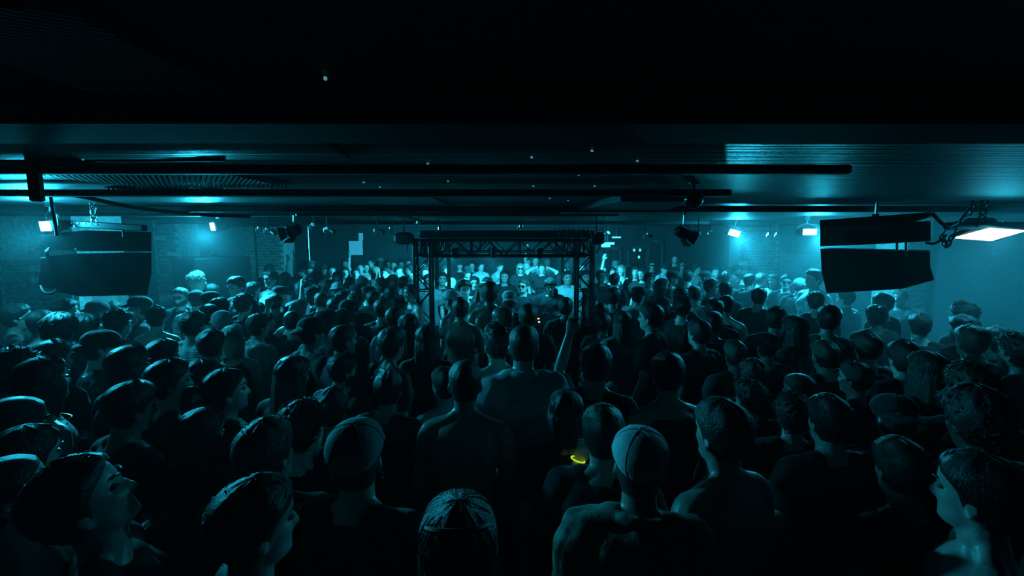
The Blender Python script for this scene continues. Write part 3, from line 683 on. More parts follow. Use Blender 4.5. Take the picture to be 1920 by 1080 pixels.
# lit strips and globes of the bar, back right
for (x0, x1, y, h, lb) in ((1128, 1152, 456.5, .045, 'upper bright light strip right of the truss'), (1128, 1144, 460.5, .06, 'lower short light strip right of the truss'), (1148, 1164, 445, .03, 'thin high light strip near the truss right end')):
    a, b = P(x0, y, 9.6), P(x1, y, 9.6); G = Geo(); G.box((0, 0, 0), ((b - a).x, .03, h), None, .004); o = thing('light_strip', (a + b)/2, lb, 'light'); part('tube', G, MT['strip'], o)
    G = Geo(); G.box((0, .025, .0), ((b - a).x + .02, .02, h + .02)); G.cyl((0, .03, 0), (0, .03, CEIL - o.location.z), .008, 8); part('holder', G, MT['black'], o)
for (x, y, lb) in ((1189, 469, 'left small glowing globe lamp before the back glazing'), (1200, 469, 'right small glowing globe lamp before the back glazing'), (1198, 482, 'lower small glowing globe lamp before the back glazing')):
    p = P(x, y, 13.6); o = thing('globe_lamp', p, lb, 'light'); G = Geo(); G.ellipsoid((0, 0, 0), (.035, .035, .045)); part('bulb', G, MT['strip'], o)
    G = Geo(); G.cyl((0, 0, .04), (0, 0, CEIL - p.z), .005, 6); part('cord', G, MT['cable'], o)
p = P(1141, 436, 9.6); o = thing('globe_lamp', p, 'bright tilted bulb at the truss right end', 'light'); G = Geo(); G.ellipsoid((0, 0, 0), (.04, .03, .025), rotm('Y', 30)); part('bulb', G, MT['strip'], o)
G = Geo(); G.cyl((0, 0, .02), (0, 0, CEIL - p.z), .006, 6); part('cord', G, MT['cable'], o)
p = P(1133, 445, 6.7); G = Geo(); o = thing('light_strip', p, 'short upright light strip at the truss right corner', 'light'); G.box((0, 0, 0), (.018, .018, .12), None, .003); part('tube', G, MT['strip'], o)
G = Geo(); G.box((0, .015, 0), (.024, .01, .14)); G.cyl((0, .02, 0), (0, .02, CEIL - p.z), .006, 6); part('holder', G, MT['black'], o)
# ---------------------------------------------------------------- people: head surface
CHIN = 1.515                                   # height of the chin on a 1.75 m figure
HZ = [0, .012, .03, .05, .075, .10, .13, .155, .18, .205, .222, .232, .236]
HF = [.030, .070, .086, .082, .086, .088, .084, .093, .093, .080, .058, .030, .0]
HB = [.010, .030, .050, .066, .082, .094, .103, .106, .103, .086, .062, .032, .0]
HW = [.022, .040, .052, .059, .064, .069, .074, .076, .075, .064, .047, .026, .0]
def hp(z):
    return np.interp(z, HZ, HF), np.interp(z, HZ, HB), np.interp(z, HZ, HW)
def head_pt(a, z, off=0.0):
    yf, yb, w = hp(z)
    s, c = math.sin(a), math.cos(a)
    x = w*math.copysign(abs(s)**0.92, s)
    y = (yf if c > 0 else yb)*math.copysign(abs(c)**0.92, c)
    p = np.array([x, y, z])
    n = np.array([x/(.078**2), (p[1])/(.1**2), (z - .13)/(.115**2)]); n /= np.linalg.norm(n) + 1e-9
    return p + n*off + np.array([0, .012, CHIN])
def face_disp(p):                              # p relative to chin, front is +y
    x, y, z = p
    g = lambda cx, cz, sx, sz: math.exp(-((abs(x) - cx)/sx)**2 - ((z - cz)/sz)**2)
    d = 0.0
    d -= .013*g(.031, .126, .017, .013)        # eye sockets
    d += .005*g(.031, .126, .009, .007)        # eyeballs
    d += .006*g(.030, .148, .022, .007)        # brows
    nz = min(max((z - .082)/(.150 - .082), 0), 1)
    if .074 < z < .150: d += (.026*(1 - nz) + .004)*math.exp(-(x/(.0085 + .006*(1 - nz)))**2)*min(1, (z - .074)/.010)
    d += .006*g(.0, .058, .020, .0055) + .006*g(0, .046, .018, .0055) - .004*g(0, .052, .022, .003)
    d += .007*g(0, .018, .018, .012)           # chin
    d += .006*g(.045, .098, .016, .018)        # cheekbones
    d -= .005*g(.044, .060, .014, .018)
    return d
def head_geo(G):
    n, m = 56, 44
    rings = []
    for j in range(m):
        z = .236*(1 - math.cos(PI*(j + .6)/(m + .2)))/2
        r = []
        for i in range(n):
            a = 2*PI*i/n; p = head_pt(a, z)
            if math.cos(a) > .15:
                q = p - np.array([0, .012, CHIN]); p = p + np.array([0, face_disp(q)*min(1, (math.cos(a) - .15)/.3), 0])
            r.append(p)
        rings.append(r)
    G.loft(rings)
    for s in (-1, 1):                          # ears
        R = rotm('Z', s*22) @ rotm('X', -12)
        G.ellipsoid((s*.079, .004, CHIN + .108), (.007, .019, .031), R, 10, 8)
        G.ellipsoid((s*.076, .008, CHIN + .085), (.006, .010, .014), R, 8, 6)
    return G

TORSO = [(.84, .150, .105, 0), (.92, .172, .122, -.004), (1.0, .163, .115, 0), (1.08, .150, .104, .004), (1.17, .150, .106, .004),
         (1.26, .164, .114, 0), (1.33, .176, .116, -.004), (1.385, .176, .104, -.012), (1.425, .148, .086, -.018), (1.455, .096, .068, -.02), (1.48, .066, .060, -.016)]
def ring(cx, cy, z, w, d, n=28, e=.85):
    out = []
    for i in range(n):
        a = 2*PI*i/n; c, s = math.cos(a), math.sin(a)
        out.append(np.array([cx + w*math.copysign(abs(c)**e, c), cy + d*math.copysign(abs(s)**e, s), z]))
    return out

ARMS = {  # elbow, wrist, curl, finger direction (None: along forearm)
 'down': ((.238, -.03, 1.13), (.236, .06, .885), .5, None),
 'bent': ((.235, -.02, 1.135), (.135, .22, 1.17), .7, (-.5, .8, .25)),
 'fist': ((.29, .17, 1.52), (.235, .21, 1.775), 1.5, None),
 'face': ((.24, .13, 1.17), (.10, .20, 1.385), .5, (-.35, -.1, 1)),
 'reach': ((.25, .21, 1.30), (.19, .43, 1.43), .3, None),
 'nape': ((.385, .0, 1.55), (.165, -.065, 1.655), .4, (-.9, -.3, -.1)),
 'phone': ((.22, .20, 1.28), (.10, .36, 1.46), 1.0, (-.2, .1, 1)),
 'wide': ((.40, .05, 1.27), (.63, .17, 1.33), .3, None),
 'up': ((.27, .06, 1.67), (.24, .08, 1.92), .35, None),
 'lowfist': ((.205, .09, 1.17), (.135, .16, 1.42), 1.5, None),
 'chest': ((.24, .06, 1.15), (.06, .20, 1.26), .6, (-.8, .2, .6)),
}
def arm(G, s, kind, grow=0.0, upto=1.0, sw=1.0, hand=True):
    e, w, curl, fd = ARMS[kind]
    S = np.array([s*.172*sw, -.012, 1.395]); E = np.array([s*e[0]*(sw if kind in ('down', 'bent') else 1), e[1], e[2]]); W = np.array([s*w[0], w[1], w[2]])
    pts = [S + np.array([-s*.05, 0, .01]), S, S + (E - S)*.30 + np.array([s*.012, 0, .004]), S + (E - S)*.62, E, E + (W - E)*.32, E + (W - E)*.7, W]
    rad = [.052, .060, .055, .045, .039, .040, .033, .0265]
    path = crom(pts, 4); rr = list(np.interp(np.linspace(0, 7, len(path)), range(8), rad))
    k = max(4, int(round(len(path)*upto)))
    G.tube(path[:k], [r + grow for r in rr[:k]], 12)
    if hand and upto >= 1:
        d = (W - E)/np.linalg.norm(W - E)
        if fd is not None:
            f = np.array([s*fd[0], fd[1], fd[2]]); d2 = f/np.linalg.norm(f)
        else: d2 = d
        side = np.cross(d2, [s*1.0, 0, 0.25]); 
        if np.linalg.norm(side) < .2: side = np.cross(d2, [0, 0, 1.0])
        side /= np.linalg.norm(side)           # across the palm, thumb side +
        if side[1] < 0 and kind == 'down': side = -side
        if kind in ('fist', 'up', 'lowfist'): side = np.array([-s*1.0, .25, 0]); side -= d2*np.dot(side, d2); side /= np.linalg.norm(side)
        nrm = np.cross(side, d2)               # back of hand / palm normal
        if np.dot(nrm, np.array([-s*1.0, .4, -.2])) < 0: nrm = -nrm   # palm faces inwards
        K = W + d2*.085
        G.tube([W - d*.01, W + d2*.03, W + d2*.065, K], [.026, .034, .040, .039], 10, flat=(side, .42))
        for q, (o, L) in enumerate(((.030, .072), (.010, .080), (-.010, .075), (-.029, .058))):
            p = K + side*o - d2*.008; path = [p]; ang = .12*curl
            for seg in (.45, .32, .26):
                ang += curl*(.45 if seg == .45 else .62)
                p = p + (d2*math.cos(ang) + nrm*math.sin(ang))*L*seg; path.append(p)
            G.tube(path, [.0098, .0092, .0085, .0068], 7)
        t0 = W + d2*.028 + side*.026; t1 = t0 + d2*.030 + side*.026 + nrm*.010; t2 = t1 + d2*.030 + side*(.012 - .02*min(curl, 1)) + nrm*.012*curl
        G.tube([t0, t1, t2], [.013, .0105, .008], 7)
    return G
def leg(G, s, grow=0.0, foot=True):
    path = crom([(s*.085, 0, .96), (s*.095, .005, .80), (s*.10, .01, .62), (s*.105, .015, .48), (s*.11, -.005, .33), (s*.115, -.015, .09)], 3)
    rad = list(np.interp(np.linspace(0, 5, len(path)), range(6), [.10, .088, .070, .054, .053, .038]))
    G.tube(path, [r + grow for r in rad], 12)
    if foot: G.tube([(s*.115, -.05, .045), (s*.117, .02, .05), (s*.125, .12, .04), (s*.13, .19, .028)], [.038, .045, .046, .028], 10, flat=((1, 0, 0), .8))
    return G

BODY = {}
def body_mesh(pose, build, hy, pitch, hi):
    """one continuous figure: legs, trunk, arms with hands, neck and head with face"""
    key0 = (pose, build)
    if key0 not in BODY:
        G = Geo(); sw = .93 if build == 'slim' else 1.0; dw = .92 if build == 'slim' else 1.0
        G.loft([ring(0, cy, z, w*(sw if z > 1.2 else 1), d*dw) for z, w, d, cy in TORSO])
        nr = .050 if build == 'slim' else .058
        G.tube([(0, -.022, 1.42), (0, -.018, 1.47), (0, -.006, 1.53), (0, .0, 1.60)], [nr*1.3, nr*1.08, nr, nr], 14)
        for s in (-1, 1):                      # trapezius slope
            G.tube([(s*.03, -.03, 1.505), (s*.075, -.028, 1.462), (s*.15, -.018, 1.42)], [.028, .036, .045], 10)
            G.ellipsoid((s*.085, -.075, 1.31), (.075, .045, .10), rotm('Z', s*-14))
            if build != 'slim': G.ellipsoid((s*.075, .062, 1.31), (.085, .047, .075))
            else: G.ellipsoid((s*.075, .085, 1.27), (.062, .048, .062))
            leg(G, s)
        arm(G, 1, pose[0], sw=sw); arm(G, -1, pose[1], sw=sw)
        head_geo(G)
        hm = remeshed(G, 'body', .0080, 1)
        BODY[key0] = hm
    key = (pose, build, hy, pitch, hi)
    if key in BODY: return BODY[key]
    k1 = (pose, build, 'lod', hi)
    if k1 not in BODY:
        o = bpy.data.objects.new('tmp', BODY[key0]); COL.objects.link(o)
        d = o.modifiers.new('d', 'DECIMATE'); d.ratio = .50 if hi else .14
        dg = bpy.context.evaluated_depsgraph_get()
        BODY[k1] = bpy.data.meshes.new_from_object(o.evaluated_get(dg)); bpy.data.objects.remove(o)
        me = BODY[k1]; me.polygons.foreach_set('use_smooth', [True]*len(me.polygons)); me.materials.clear()
    me = BODY[k1].copy(); me.name = 'person_body'
    n = len(me.vertices); co = np.empty(n*3); me.vertices.foreach_get('co', co); co = co.reshape(-1, 3)
    M = np.array(head_matrix(hy, pitch)); w = np.clip((co[:, 2] - 1.455)/.065, 0, 1); w = w*w*(3 - 2*w)
    w[np.abs(co[:, 0]) > .11] = 0
    w[(co[:, 1] > .16)] = 0; w[(co[:, 1] < -.125)] = 0
    new = co @ M[:3, :3].T + M[:3, 3]
    co = co*(1 - w[:, None]) + new*w[:, None]
    me.vertices.foreach_set('co', co.ravel()); me.update()
    BODY[key] = me
    return me
def head_matrix(hy, pitch):
    P = Vector((0, -.01, 1.505))
    return Matrix.Translation(P) @ Matrix.Rotation(math.radians(-hy), 4, 'Z') @ Matrix.Rotation(math.radians(pitch), 4, 'X') @ Matrix.Translation(-P)

CLOTH = {}
def cloth_mesh(kind, pose, build):
    if kind == 'trousers': pose = None
    key = (kind, pose, build)
    if key in CLOTH: return CLOTH[key]
    G = Geo(); rng = random.Random(5); sw = .93 if build == 'slim' else 1.0
    g = {'tee': .014, 'tank': .009, 'hoodie': .024, 'jacket': .026, 'longsleeve': .015, 'straps': .007, 'trousers': .012}[kind]
    if kind == 'trousers':
        G.loft([ring(0, cy, z, w + .004, d + .005) for z, w, d, cy in [(.80, .15, .11, 0)] + TORSO[:3]])
        for s in (-1, 1): leg(G, s, .010, False)
        me = remeshed(G, 'trousers', .02, 2)
    else:
        rows = []
        for z, w, d, cy in TORSO:
            if kind == 'tank' and z > 1.43: continue
            if kind == 'straps' and z > 1.27: continue
            if z > 1.47: continue
            w = w*(sw if z > 1.2 else 1)
            if kind in ('tank', 'straps') and z > 1.3: w *= .80
            fl = .020 if z < 1.0 else 0
            rows.append(ring(0, cy, z, w + g + fl, d + g*1.1 + fl, 36))
        G.loft(rows)
        for s in (-1, 1):
            if kind != 'straps':
                if kind in ('tank',):
                    G.tube([(s*.085, .085, 1.30), (s*.09, .06, 1.40), (s*.085, -.02, 1.462), (s*.08, -.085, 1.40), (s*.08, -.12, 1.30)], .024, 8)
                else:
                    G.tube([(s*.045, -.03, 1.475), (s*.085, -.028, 1.462), (s*.16, -.018, 1.42)], [.030 + g*.5, .040 + g*.5, .050 + g*.6], 10)
                G.ellipsoid((s*.085, -.078, 1.31), (.082, .05 + g*.5, .11), rotm('Z', s*-14))
                if build != 'slim': G.ellipsoid((s*.08, .078, 1.31), (.088, .048 + g*.4, .07))
            if build == 'slim': G.ellipsoid((s*.075, .088, 1.27), (.068, .054, .068))
            if kind in ('tee', 'hoodie', 'jacket', 'longsleeve'):
                arm(G, s, pose[0] if s > 0 else pose[1], g + (.010 if kind == 'tee' else .004), .50 if kind == 'tee' else .97, sw, False)
        if kind == 'hoodie':
            G.torus((0, -.035, 1.478), .088, .034, (0, -.35, 1), 18, 8)
            G.ellipsoid((0, -.13, 1.41), (.11, .055, .085))
        if kind == 'jacket': G.torus((0, -.015, 1.482), .078, .020, (0, .25, 1), 18, 8)
        me = remeshed(G, kind, .0125, 2)
        n = len(me.vertices); co = np.empty(n*3); me.vertices.foreach_get('co', co); co = co.reshape(-1, 3)
        nr = np.empty(n*3); me.vertices.foreach_get('normal', nr); nr = nr.reshape(-1, 3)
        x, y, z = co.T
        amp = .0045 if kind in ('tee', 'longsleeve') else (.008 if kind in ('jacket', 'hoodie') else .0025)
        f = np.sin(26*x + 17*z + 4*np.sin(9*z + 5*y)) + .8*np.sin(38*(z*.7 + np.abs(x)) + 6*np.sin(11*x)) + .6*np.sin(60*x + 12*y - 20*z)
        co = co + nr*(amp*f*.5)[:, None]
        me.vertices.foreach_set('co', co.ravel()); me.update()
    CLOTH[key] = me
    return me

# ---------------------------------------------------------------- hair and headwear (built round the head of a 1.75 m figure)
def hairline(a):
    c = abs((a + PI) % (2*PI) - PI)
    return float(np.interp(c, [0, .5, .85, 1.25, 1.45, 1.75, 2.1, PI], [.192, .186, .172, .150, .095, .070, .040, .018]))
def shell(G, off, line=hairline, na=44, nt=14, zin=.004, amp=0.0, seed=1, top=.2355):
    rng = random.Random(seed)
    ph = [rng.uniform(0, 6) for _ in range(6)]
    outer, inner = [], []
    for j in range(nt + 1):
        t = j/nt; ro, ri = [], []
        for i in range(na):
            a = 2*PI*i/na; z0 = line(a); z = z0 + (top - z0)*(1 - (1 - t)**1.6)
            k = min(1, t*5)
            nz = 0
            if amp: nz = amp*(math.sin(5*a + 30*z + ph[0]) + math.sin(9*a - 44*z + ph[1]) + math.sin(13*a + 70*z + ph[2]) + rng.uniform(-.6, .6))/2.4
            ro.append(head_pt(a, z, .003 + k*(off(a, t) + nz)))
            ri.append(head_pt(a, z, -zin))
        outer.append(ro); inner.append(ri)
    G.loft(list(reversed(inner)) + outer, cap=True)
    return G
def strands(G, n, length, off, seed, lift=.5, comb=(0, -.5, .3), line=hairline, rad=.0022):
    rng = random.Random(seed)
    for _ in range(n):
        a = rng.uniform(0, 2*PI); t = rng.random()**.7; z0 = line(a) + .01; z = z0 + (.232 - z0)*t
        p = head_pt(a, z, off(a, t)*.55); q = head_pt(a, z, off(a, t)*.55 + .01); nrm = (q - p)/.01
        tg = np.array(comb) + np.array([rng.gauss(0, .45), rng.gauss(0, .45), rng.gauss(0, .35)])
        tg = tg - nrm*np.dot(tg, nrm); tg /= np.linalg.norm(tg) + 1e-6
        L = length*rng.uniform(.6, 1.3); path = [p]
        for s in range(3):
            f = (lift, lift*.25, -lift*.5)[s]
            d = tg + nrm*f; d /= np.linalg.norm(d); path.append(path[-1] + d*L/3)
        G.tube(path, [rad, rad*1.3, rad, rad*.35], 3, cap=False)
    return G
def sleek(G, n, off, seed, rad=.0014):
    rng = random.Random(seed)
    for _ in range(n):
        a = rng.uniform(0, 2*PI); z0 = hairline(a); t0 = rng.uniform(.02, .6); t1 = t0 + rng.uniform(.2, .4); da = rng.gauss(0, .12)
        path = []
        for k in range(6):
            t = min(.98, t0 + (t1 - t0)*k/5); z = z0 + (.2355 - z0)*(1 - (1 - t)**1.6); aa = a + da*k/5
            path.append(head_pt(aa, z, .003 + min(1, t*5)*off(aa, t) + .0006))
        G.tube(path, [rad*.4, rad, rad, rad, rad, rad*.4], 3, cap=False)
    return G
def hair_mesh(style):
    G = Geo(); me = None
    if style == 'short':
        o = lambda a, t: .006 + .013*t**.6 + .006*max(0, math.cos(a))*t; shell(G, o, amp=.003); strands(G, 260, .035, o, 3, .35, (.15, -.7, .2))
    elif style == 'buzz': shell(G, lambda a, t: .0035)
    elif style == 'quiff':
        o = lambda a, t: .003 + .022*t**1.3 + .020*max(0, math.cos(a))*t; shell(G, o, amp=.004); strands(G, 320, .05, o, 4, .55, (.3, -.6, .5))
    elif style == 'curly':
        o = lambda a, t: .012 + .022*t**.5; shell(G, o, amp=.007, na=56, nt=18)
        rng = random.Random(9)
        for _ in range(230):
            a = rng.uniform(0, 2*PI); z0 = hairline(a) + .012; z = z0 + (.232 - z0)*rng.random()**.7
            c = head_pt(a, z, .014 + .016*rng.random()); ax = np.array([rng.gauss(0, 1) for _ in range(3)])
            G.torus(c, .010, .003, ax, 8, 3)
    elif style == 'tousled':
        o = lambda a, t: .010 + .020*t**.7; shell(G, o, amp=.006); strands(G, 420, .06, o, 5, .6, (.25, .2, .1))
    elif style in ('long', 'blonde_long', 'ponytail', 'bun', 'bob'):
        o = lambda a, t: .008 + .010*t**.5 - .006*math.exp(-((((a + PI) % (2*PI)) - PI)/.12)**2)*t; shell(G, o, amp=.0015)
        if style in ('long', 'bob'):
            na, ns = 30, 12; rows_o, rows_i = [], []
            zb = -.22 if style == 'long' else -.015
            for j in range(ns + 1):
                s = j/ns; z = .15 + (zb - .15)*s; ro = []; ri = []
                for i in range(na):
                    a = math.radians(72 + 216*i/(na - 1))
                    base = head_pt(a, .13) - np.array([0, 0, CHIN + .13])
                    k = .017 + .012*math.sin(PI*min(1, s*1.4)*.5) + .004*math.sin(i*1.9 + 6*s)
                    bx = base*np.array([1 + k/.075, 1 + k/.1, 0]); q = 1 - .22*max(0, s - .25) + (.10 if style == 'bob' else 0)*s
                    bx = bx*q + np.array([0, -.035*s*s, 0])
                    end = .02*math.sin(i*2.3) + .015*math.sin(i*5.1)
                    ro.append(bx + np.array([0, 0, CHIN + z + (end if j == ns else 0)]))
                    ri.append(bx*np.array([.84, .86, 0]) + np.array([0, 0, CHIN + z]))
                rows_o.append(ro); rows_i.append(ri)
            G.loft([ro + ri[::-1] for ro, ri in zip(rows_o, rows_i)])
            sleek(G, 160, o, 6)
        elif style == 'ponytail':
            c = np.array([0, -.105, CHIN + .165])
            G.torus(c, .016, .006, (0, -1, .3), 12, 6)
            G.tube(crom([c, c + [0, -.045, .012], c + [.005, -.075, -.05], c + [.01, -.065, -.14], c + [.0, -.045, -.24]], 3), list(np.interp(np.linspace(0, 4, 13), range(5), [.014, .026, .030, .024, .006])), 10)
            sleek(G, 160, o, 8)
        elif style == 'bun':
            G.ellipsoid((0, -.10, CHIN + .225), (.04, .038, .034)); G.torus((0, -.10, CHIN + .222), .034, .012, (0, -.6, 1), 14, 6)
            sleek(G, 160, o, 8)
    return G.mesh('hair', True, None)
CAPLINE = lambda a: float(np.interp(abs((a + PI) % (2*PI) - PI), [0, 1.2, PI], [.172, .150, .110]))
def headwear_mesh(kind):
    G = Geo(); B = None
    if kind in ('cap', 'cap_back'):
        shell(G, lambda a, t: .008 + .014*math.sin(PI*min(1, t*.75)), CAPLINE, 40, 14, .001)
        for q in range(6):                       # panel seams
            a = PI/6 + q*PI/3
            G.tube([head_pt(a, CAPLINE(a) + (.2355 - CAPLINE(a))*(1 - (1 - t)**1.6), .0035 + min(1, t*5)*(.008 + .014*math.sin(PI*min(1, t*.75)))) for t in np.linspace(.02, .97, 12)], .0012, 4)
        G.ellipsoid(head_pt(0, .2355, .022), (.007, .007, .004), None, 8, 6)
        B = Geo(); up, lo = [], []
        for j in range(6):
            s = j/5; ru, rl = [], []
            for i in range(17):
                a = math.radians(-62 + 124*i/16); p = head_pt(a, .170, .010)
                reach = .072*s*math.cos(a)**.55
                q = p + np.array([0, reach, -.012*s - .014*math.sin(a)**2*s - .01*s*s])
                ru.append(q + [0, 0, .002]); rl.append(q - [0, 0, .002])
            up.append(ru); lo.append(rl)
        B.loft([u + l[::-1] for u, l in zip(up, lo)])
    elif kind == 'beanie':
        shell(G, lambda a, t: .012 + .010*t + .002*math.sin(30*a), lambda a: float(np.interp(abs((a + PI) % (2*PI) - PI), [0, 1.4, PI], [.165, .125, .085])), 60, 14, .001, top=.2358)
        G.torus((0, .006, CHIN + .135), .098, .012, (0, .35, 1), 32, 6, 1.0)
    elif kind == 'bucket':
        shell(G, lambda a, t: .010 + .020*min(1, t*1.3), CAPLINE, 40, 12, .001)
        B = Geo(); rings = []
        for k, (o, dz) in enumerate(((.010, 0), (.052, -.030), (.053, -.034), (.012, -.006))):
            r = []
            for i in range(36):
                a = 2*PI*i/36; p = head_pt(a, CAPLINE(a), .006); d = np.array([math.sin(a), math.cos(a), 0])
                r.append(p + d*o + [0, 0, dz])
            rings.append(r)
        B.loft(rings + [rings[0]], cap=False)
    elif kind == 'headband':
        G.torus((0, .012, CHIN + .165), .088, .012, (0, -.25, 1), 30, 6)
    return G.mesh(kind, True, .9), (B.mesh('brim', True, .9) if B else None)
HAIR, WEAR = {}, {}
def sunglasses_mesh():
    G = Geo()
    for s in (-1, 1):
        G.box((s*.033, .108, CHIN + .127), (.050, .006, .036), rotm('Z', s*-8), .012)
        G.tube([(s*.058, .104, CHIN + .134), (s*.074, .07, CHIN + .132), (s*.081, .0, CHIN + .122)], .003, 6)
    G.tube([(-.012, .113, CHIN + .133), (.012, .113, CHIN + .133)], .003, 6)
    return G.mesh('sunglasses', True, .6)
# ---------------------------------------------------------------- the crowd
# photo x of head, photo y of crown, facing (0 away, 90 right, 180 to camera, -90 left), head, clothing, arms, flags
CROWD = """
25 571 92 s tk d g
72 579 35 z tk d bb
108 591 25 c td d
117 562 92 s tk d
155 593 40 c tk d
178 565 60 J tw d d5.0
206 566 80 s tk b g d5.3
219 584 55 t tk d
262 556 -80 K td d kd
291 577 30 q n d
180 621 82 J lt d g
12 658 60 t tk d f
78 671 62 o sk d f e
300 638 60 s tk d
310 676 84 s tk d y10
372 676 75 s td d
424 692 88 p tk d f x6
2 744 85 z vk d
35 803 65 u sk d f d1.55
15 853 90 z n d x10
188 848 95 s tk d x24
296 972 60 s n d d1.45
366 511 80 q tw d d5.9 hl
448 517 -125 s tk d d6.2 x-12
472 529 60 s tk d
395 533 60 s tk d d6.4
338 540 -150 s tk d g d5.6 be
367 545 10 N ls d
392 547 50 K tk d
409 562 30 c tk d
391 571 10 u tk d f
456 553 45 c td d
359 584 40 s ls d
414 584 12 N tk d kl
432 612 20 o vk d f hl
393 619 35 s vk d
482 589 60 s tg d
508 507 -130 s vw d d6.6 g
494 520 -140 K tk b g
504 497 20 t tk d
534 511 20 s tk d
529 520 60 s tg d
522 537 60 J tk f
515 551 8 s tk d
584 488 178 K tk d kl
580 499 180 s tk d
566 504 -160 q tk u
558 516 178 K td d kd
566 530 0 t tg d
584 537 -100 u tk d f
607 526 20 s tk d hl
606 496 176 K tk d
622 498 180 s tk d
594 526 -150 s tw d
601 547 0 z tk d
559 562 30 p vw w f hl
626 560 5 s tk d
647 486 180 s tk d d12.2
646 501 175 s tw d
632 509 170 l sk d f
666 502 180 s tk d
676 493 -170 q vw u
697 484 -120 s tk d d12.4
713 484 -150 K tk d kl
686 493 170 l vw d f
704 500 -160 l sk d f hl
727 487 178 s tk d
738 489 180 q tw d
723 502 -150 s tg d
752 488 180 s tk d
765 486 170 t tk d
746 499 150 s tw d
770 496 -90 t vw d
737 515 -30 l tg d f hl
716 521 -90 u sk d f
656 520 10 s tk d
678 521 60 K tg d kl
633 529 -150 K tk d g kw
668 533 -60 K tk d kd
698 546 20 s tw r
731 538 0 s tk d
755 519 20 s tk d
771 534 -120 s vk d
640 546 30 s tk d
664 552 4 t tk d
690 537 40 u tk d f
495 584 72 z tk d y12
546 582 0 z tk F
580 596 60 J tk d g
609 582 30 J td d
641 580 12 N tk d
651 563 2 N tk d
716 561 30 s tk d
740 573 38 z td d
640 607 62 z tk d
731 615 46 s tk d f
766 590 -5 l tk d f
847 544 -55 K n c kw
863 559 2 s n w
918 529 2 s n d d5.3
955 546 2 J tk d kw
944 572 -58 b tk d
990 571 6 s tk d
1061 559 10 s tk d e
932 610 -22 q vk d d3.0
981 607 8 z jd d d2.65
872 674 4 z n d y-6
726 699 14 s td d
1120 648 -5 s tk F d2.65
862 489 178 K tk d kd
876 500 160 B tk d
885 490 180 s tk d
901 491 150 t tw d
936 491 150 s vw r x-15
946 507 178 l tk d f
976 494 180 o tk d f g hl
1016 494 180 s tk n
990 484 170 s tk d
1004 480 170 q tw u d12.2
1026 484 178 l tw d f hl
982 523 -155 s tk b g
1031 520 175 c tk b x-20
913 520 176 s tk p
904 527 165 o vw d f hl x-16
792 490 160 s tk d
797 501 178 t tk d
803 514 170 s tg d
836 498 150 s tw d
829 511 175 s tk d
1060 494 180 K tk d kd
1064 508 170 s tw d
1091 493 178 s tk d
1097 508 165 t tk d
889 518 178 l vw d f
871 527 170 c tk d
1130 497 150 s tk b
1154 489 160 B tk d kl
1147 501 150 s tw u
1166 497 -160 l vw d f hl
1179 497 30 l tg d f
1223 489 172 t tk d g
1245 494 140 J tw d g
1266 477 180 s tk d d12.6
1278 489 150 l sk d f g
1306 495 118 t tw d
1290 508 8 s tk d
1323 508 100 K tk d be kd
1340 500 150 s tk d
1362 499 150 s tg d
1380 498 112 t tw d be
1394 490 90 K tk d kw
1358 511 10 q tk d
1261 509 100 K tk d kd
1333 524 96 s tk d e
1361 529 0 s tk d
1240 522 60 l tk d f
1302 535 10 z tw d
1276 540 30 s tk d
1205 503 -150 l tk d f
1192 500 178 s tk d
1128 507 150 s tk d x10
1152 513 28 s tk d
1150 540 20 s tk d
1196 538 40 J tw r
1217 512 160 s td d
1405 514 25 s tk d
1397 505 30 s tk d
1426 512 20 s tk d
1452 514 -150 o tw d f
1475 515 176 s tk d g
1500 522 20 N tk d kl
1528 505 -128 s tw d d6.3
1424 540 20 s tk d
1340 562 6 s tk d
1280 557 20 t tk d
1362 552 18 z vk d
1222 569 -72 s tk d d3.5
1128 569 10 s tk d
1131 589 20 s tk d
1168 584 -15 l tg d f
1312 600 -50 s tk d
1338 582 10 z tk d
1456 576 5 s tk d
1492 592 -60 l tk d f
1530 547 -20 s tk d
1556 574 -5 s td d
1588 543 -62 s tw d d6.0
1645 572 -30 u td d f
1690 544 -150 s tk d g d6.4
1657 551 -60 s tk d
1727 589 -20 s tk d
1810 569 -60 q tk d
1811 592 -50 H tk d f
1826 611 -40 s tk d
1877 614 -50 s tk d
1916 630 -60 t tk d
1630 624 -30 s tk d
1608 679 -72 s tk d
1508 699 -82 z tk d
1822 689 -40 t tk d
1490 744 -14 t tk d
1845 735 -45 c tk d
1360 754 -52 s n d
1406 716 -45 t tk d
1202 811 -4 K jc d kg y0 x0
1254 664 -10 s vk d
1415 678 -40 c tk d
1060 735 2 o tk d f
1134 765 -12 s tk L
668 794 16 K tk d kl e
497 789 45 s tk d hb
466 904 78 s n d
540 669 62 l tk d f hb
636 664 64 s tk d be
856 936 3 l sk d f red
1852 858 -80 s n d
832 690 -40 s n a d2.8
800 610 20 l tk d f
1380 640 -30 s tk d
1440 625 -25 J tk d
1550 640 -40 s tk d
1700 640 -35 s tk d
1745 660 -40 l tk d f
1560 745 -40 s tk d
1690 745 -35 J tk d
1700 830 -40 s tk d
620 730 40 s tk d
560 760 45 t tk d
365 770 60 l tk d f
230 720 70 s tk d
90 640 60 s tk d
235 650 60 l tk d f
"""
TOPN = {'k': ('black', 'c_black'), 'd': ('charcoal', 'c_dark'), 'g': ('grey', 'c_grey'), 'w': ('white', 'c_white'), 's': ('striped', 'c_stripe'), 't': ('shiny satin', 'c_satin')}
TOPK = {'t': ('tee', 't-shirt'), 'v': ('tank', 'tank top'), 'h': ('hoodie', 'hoodie'), 'l': ('longsleeve', 'shirt'), 's': ('straps', 'strapless top')}
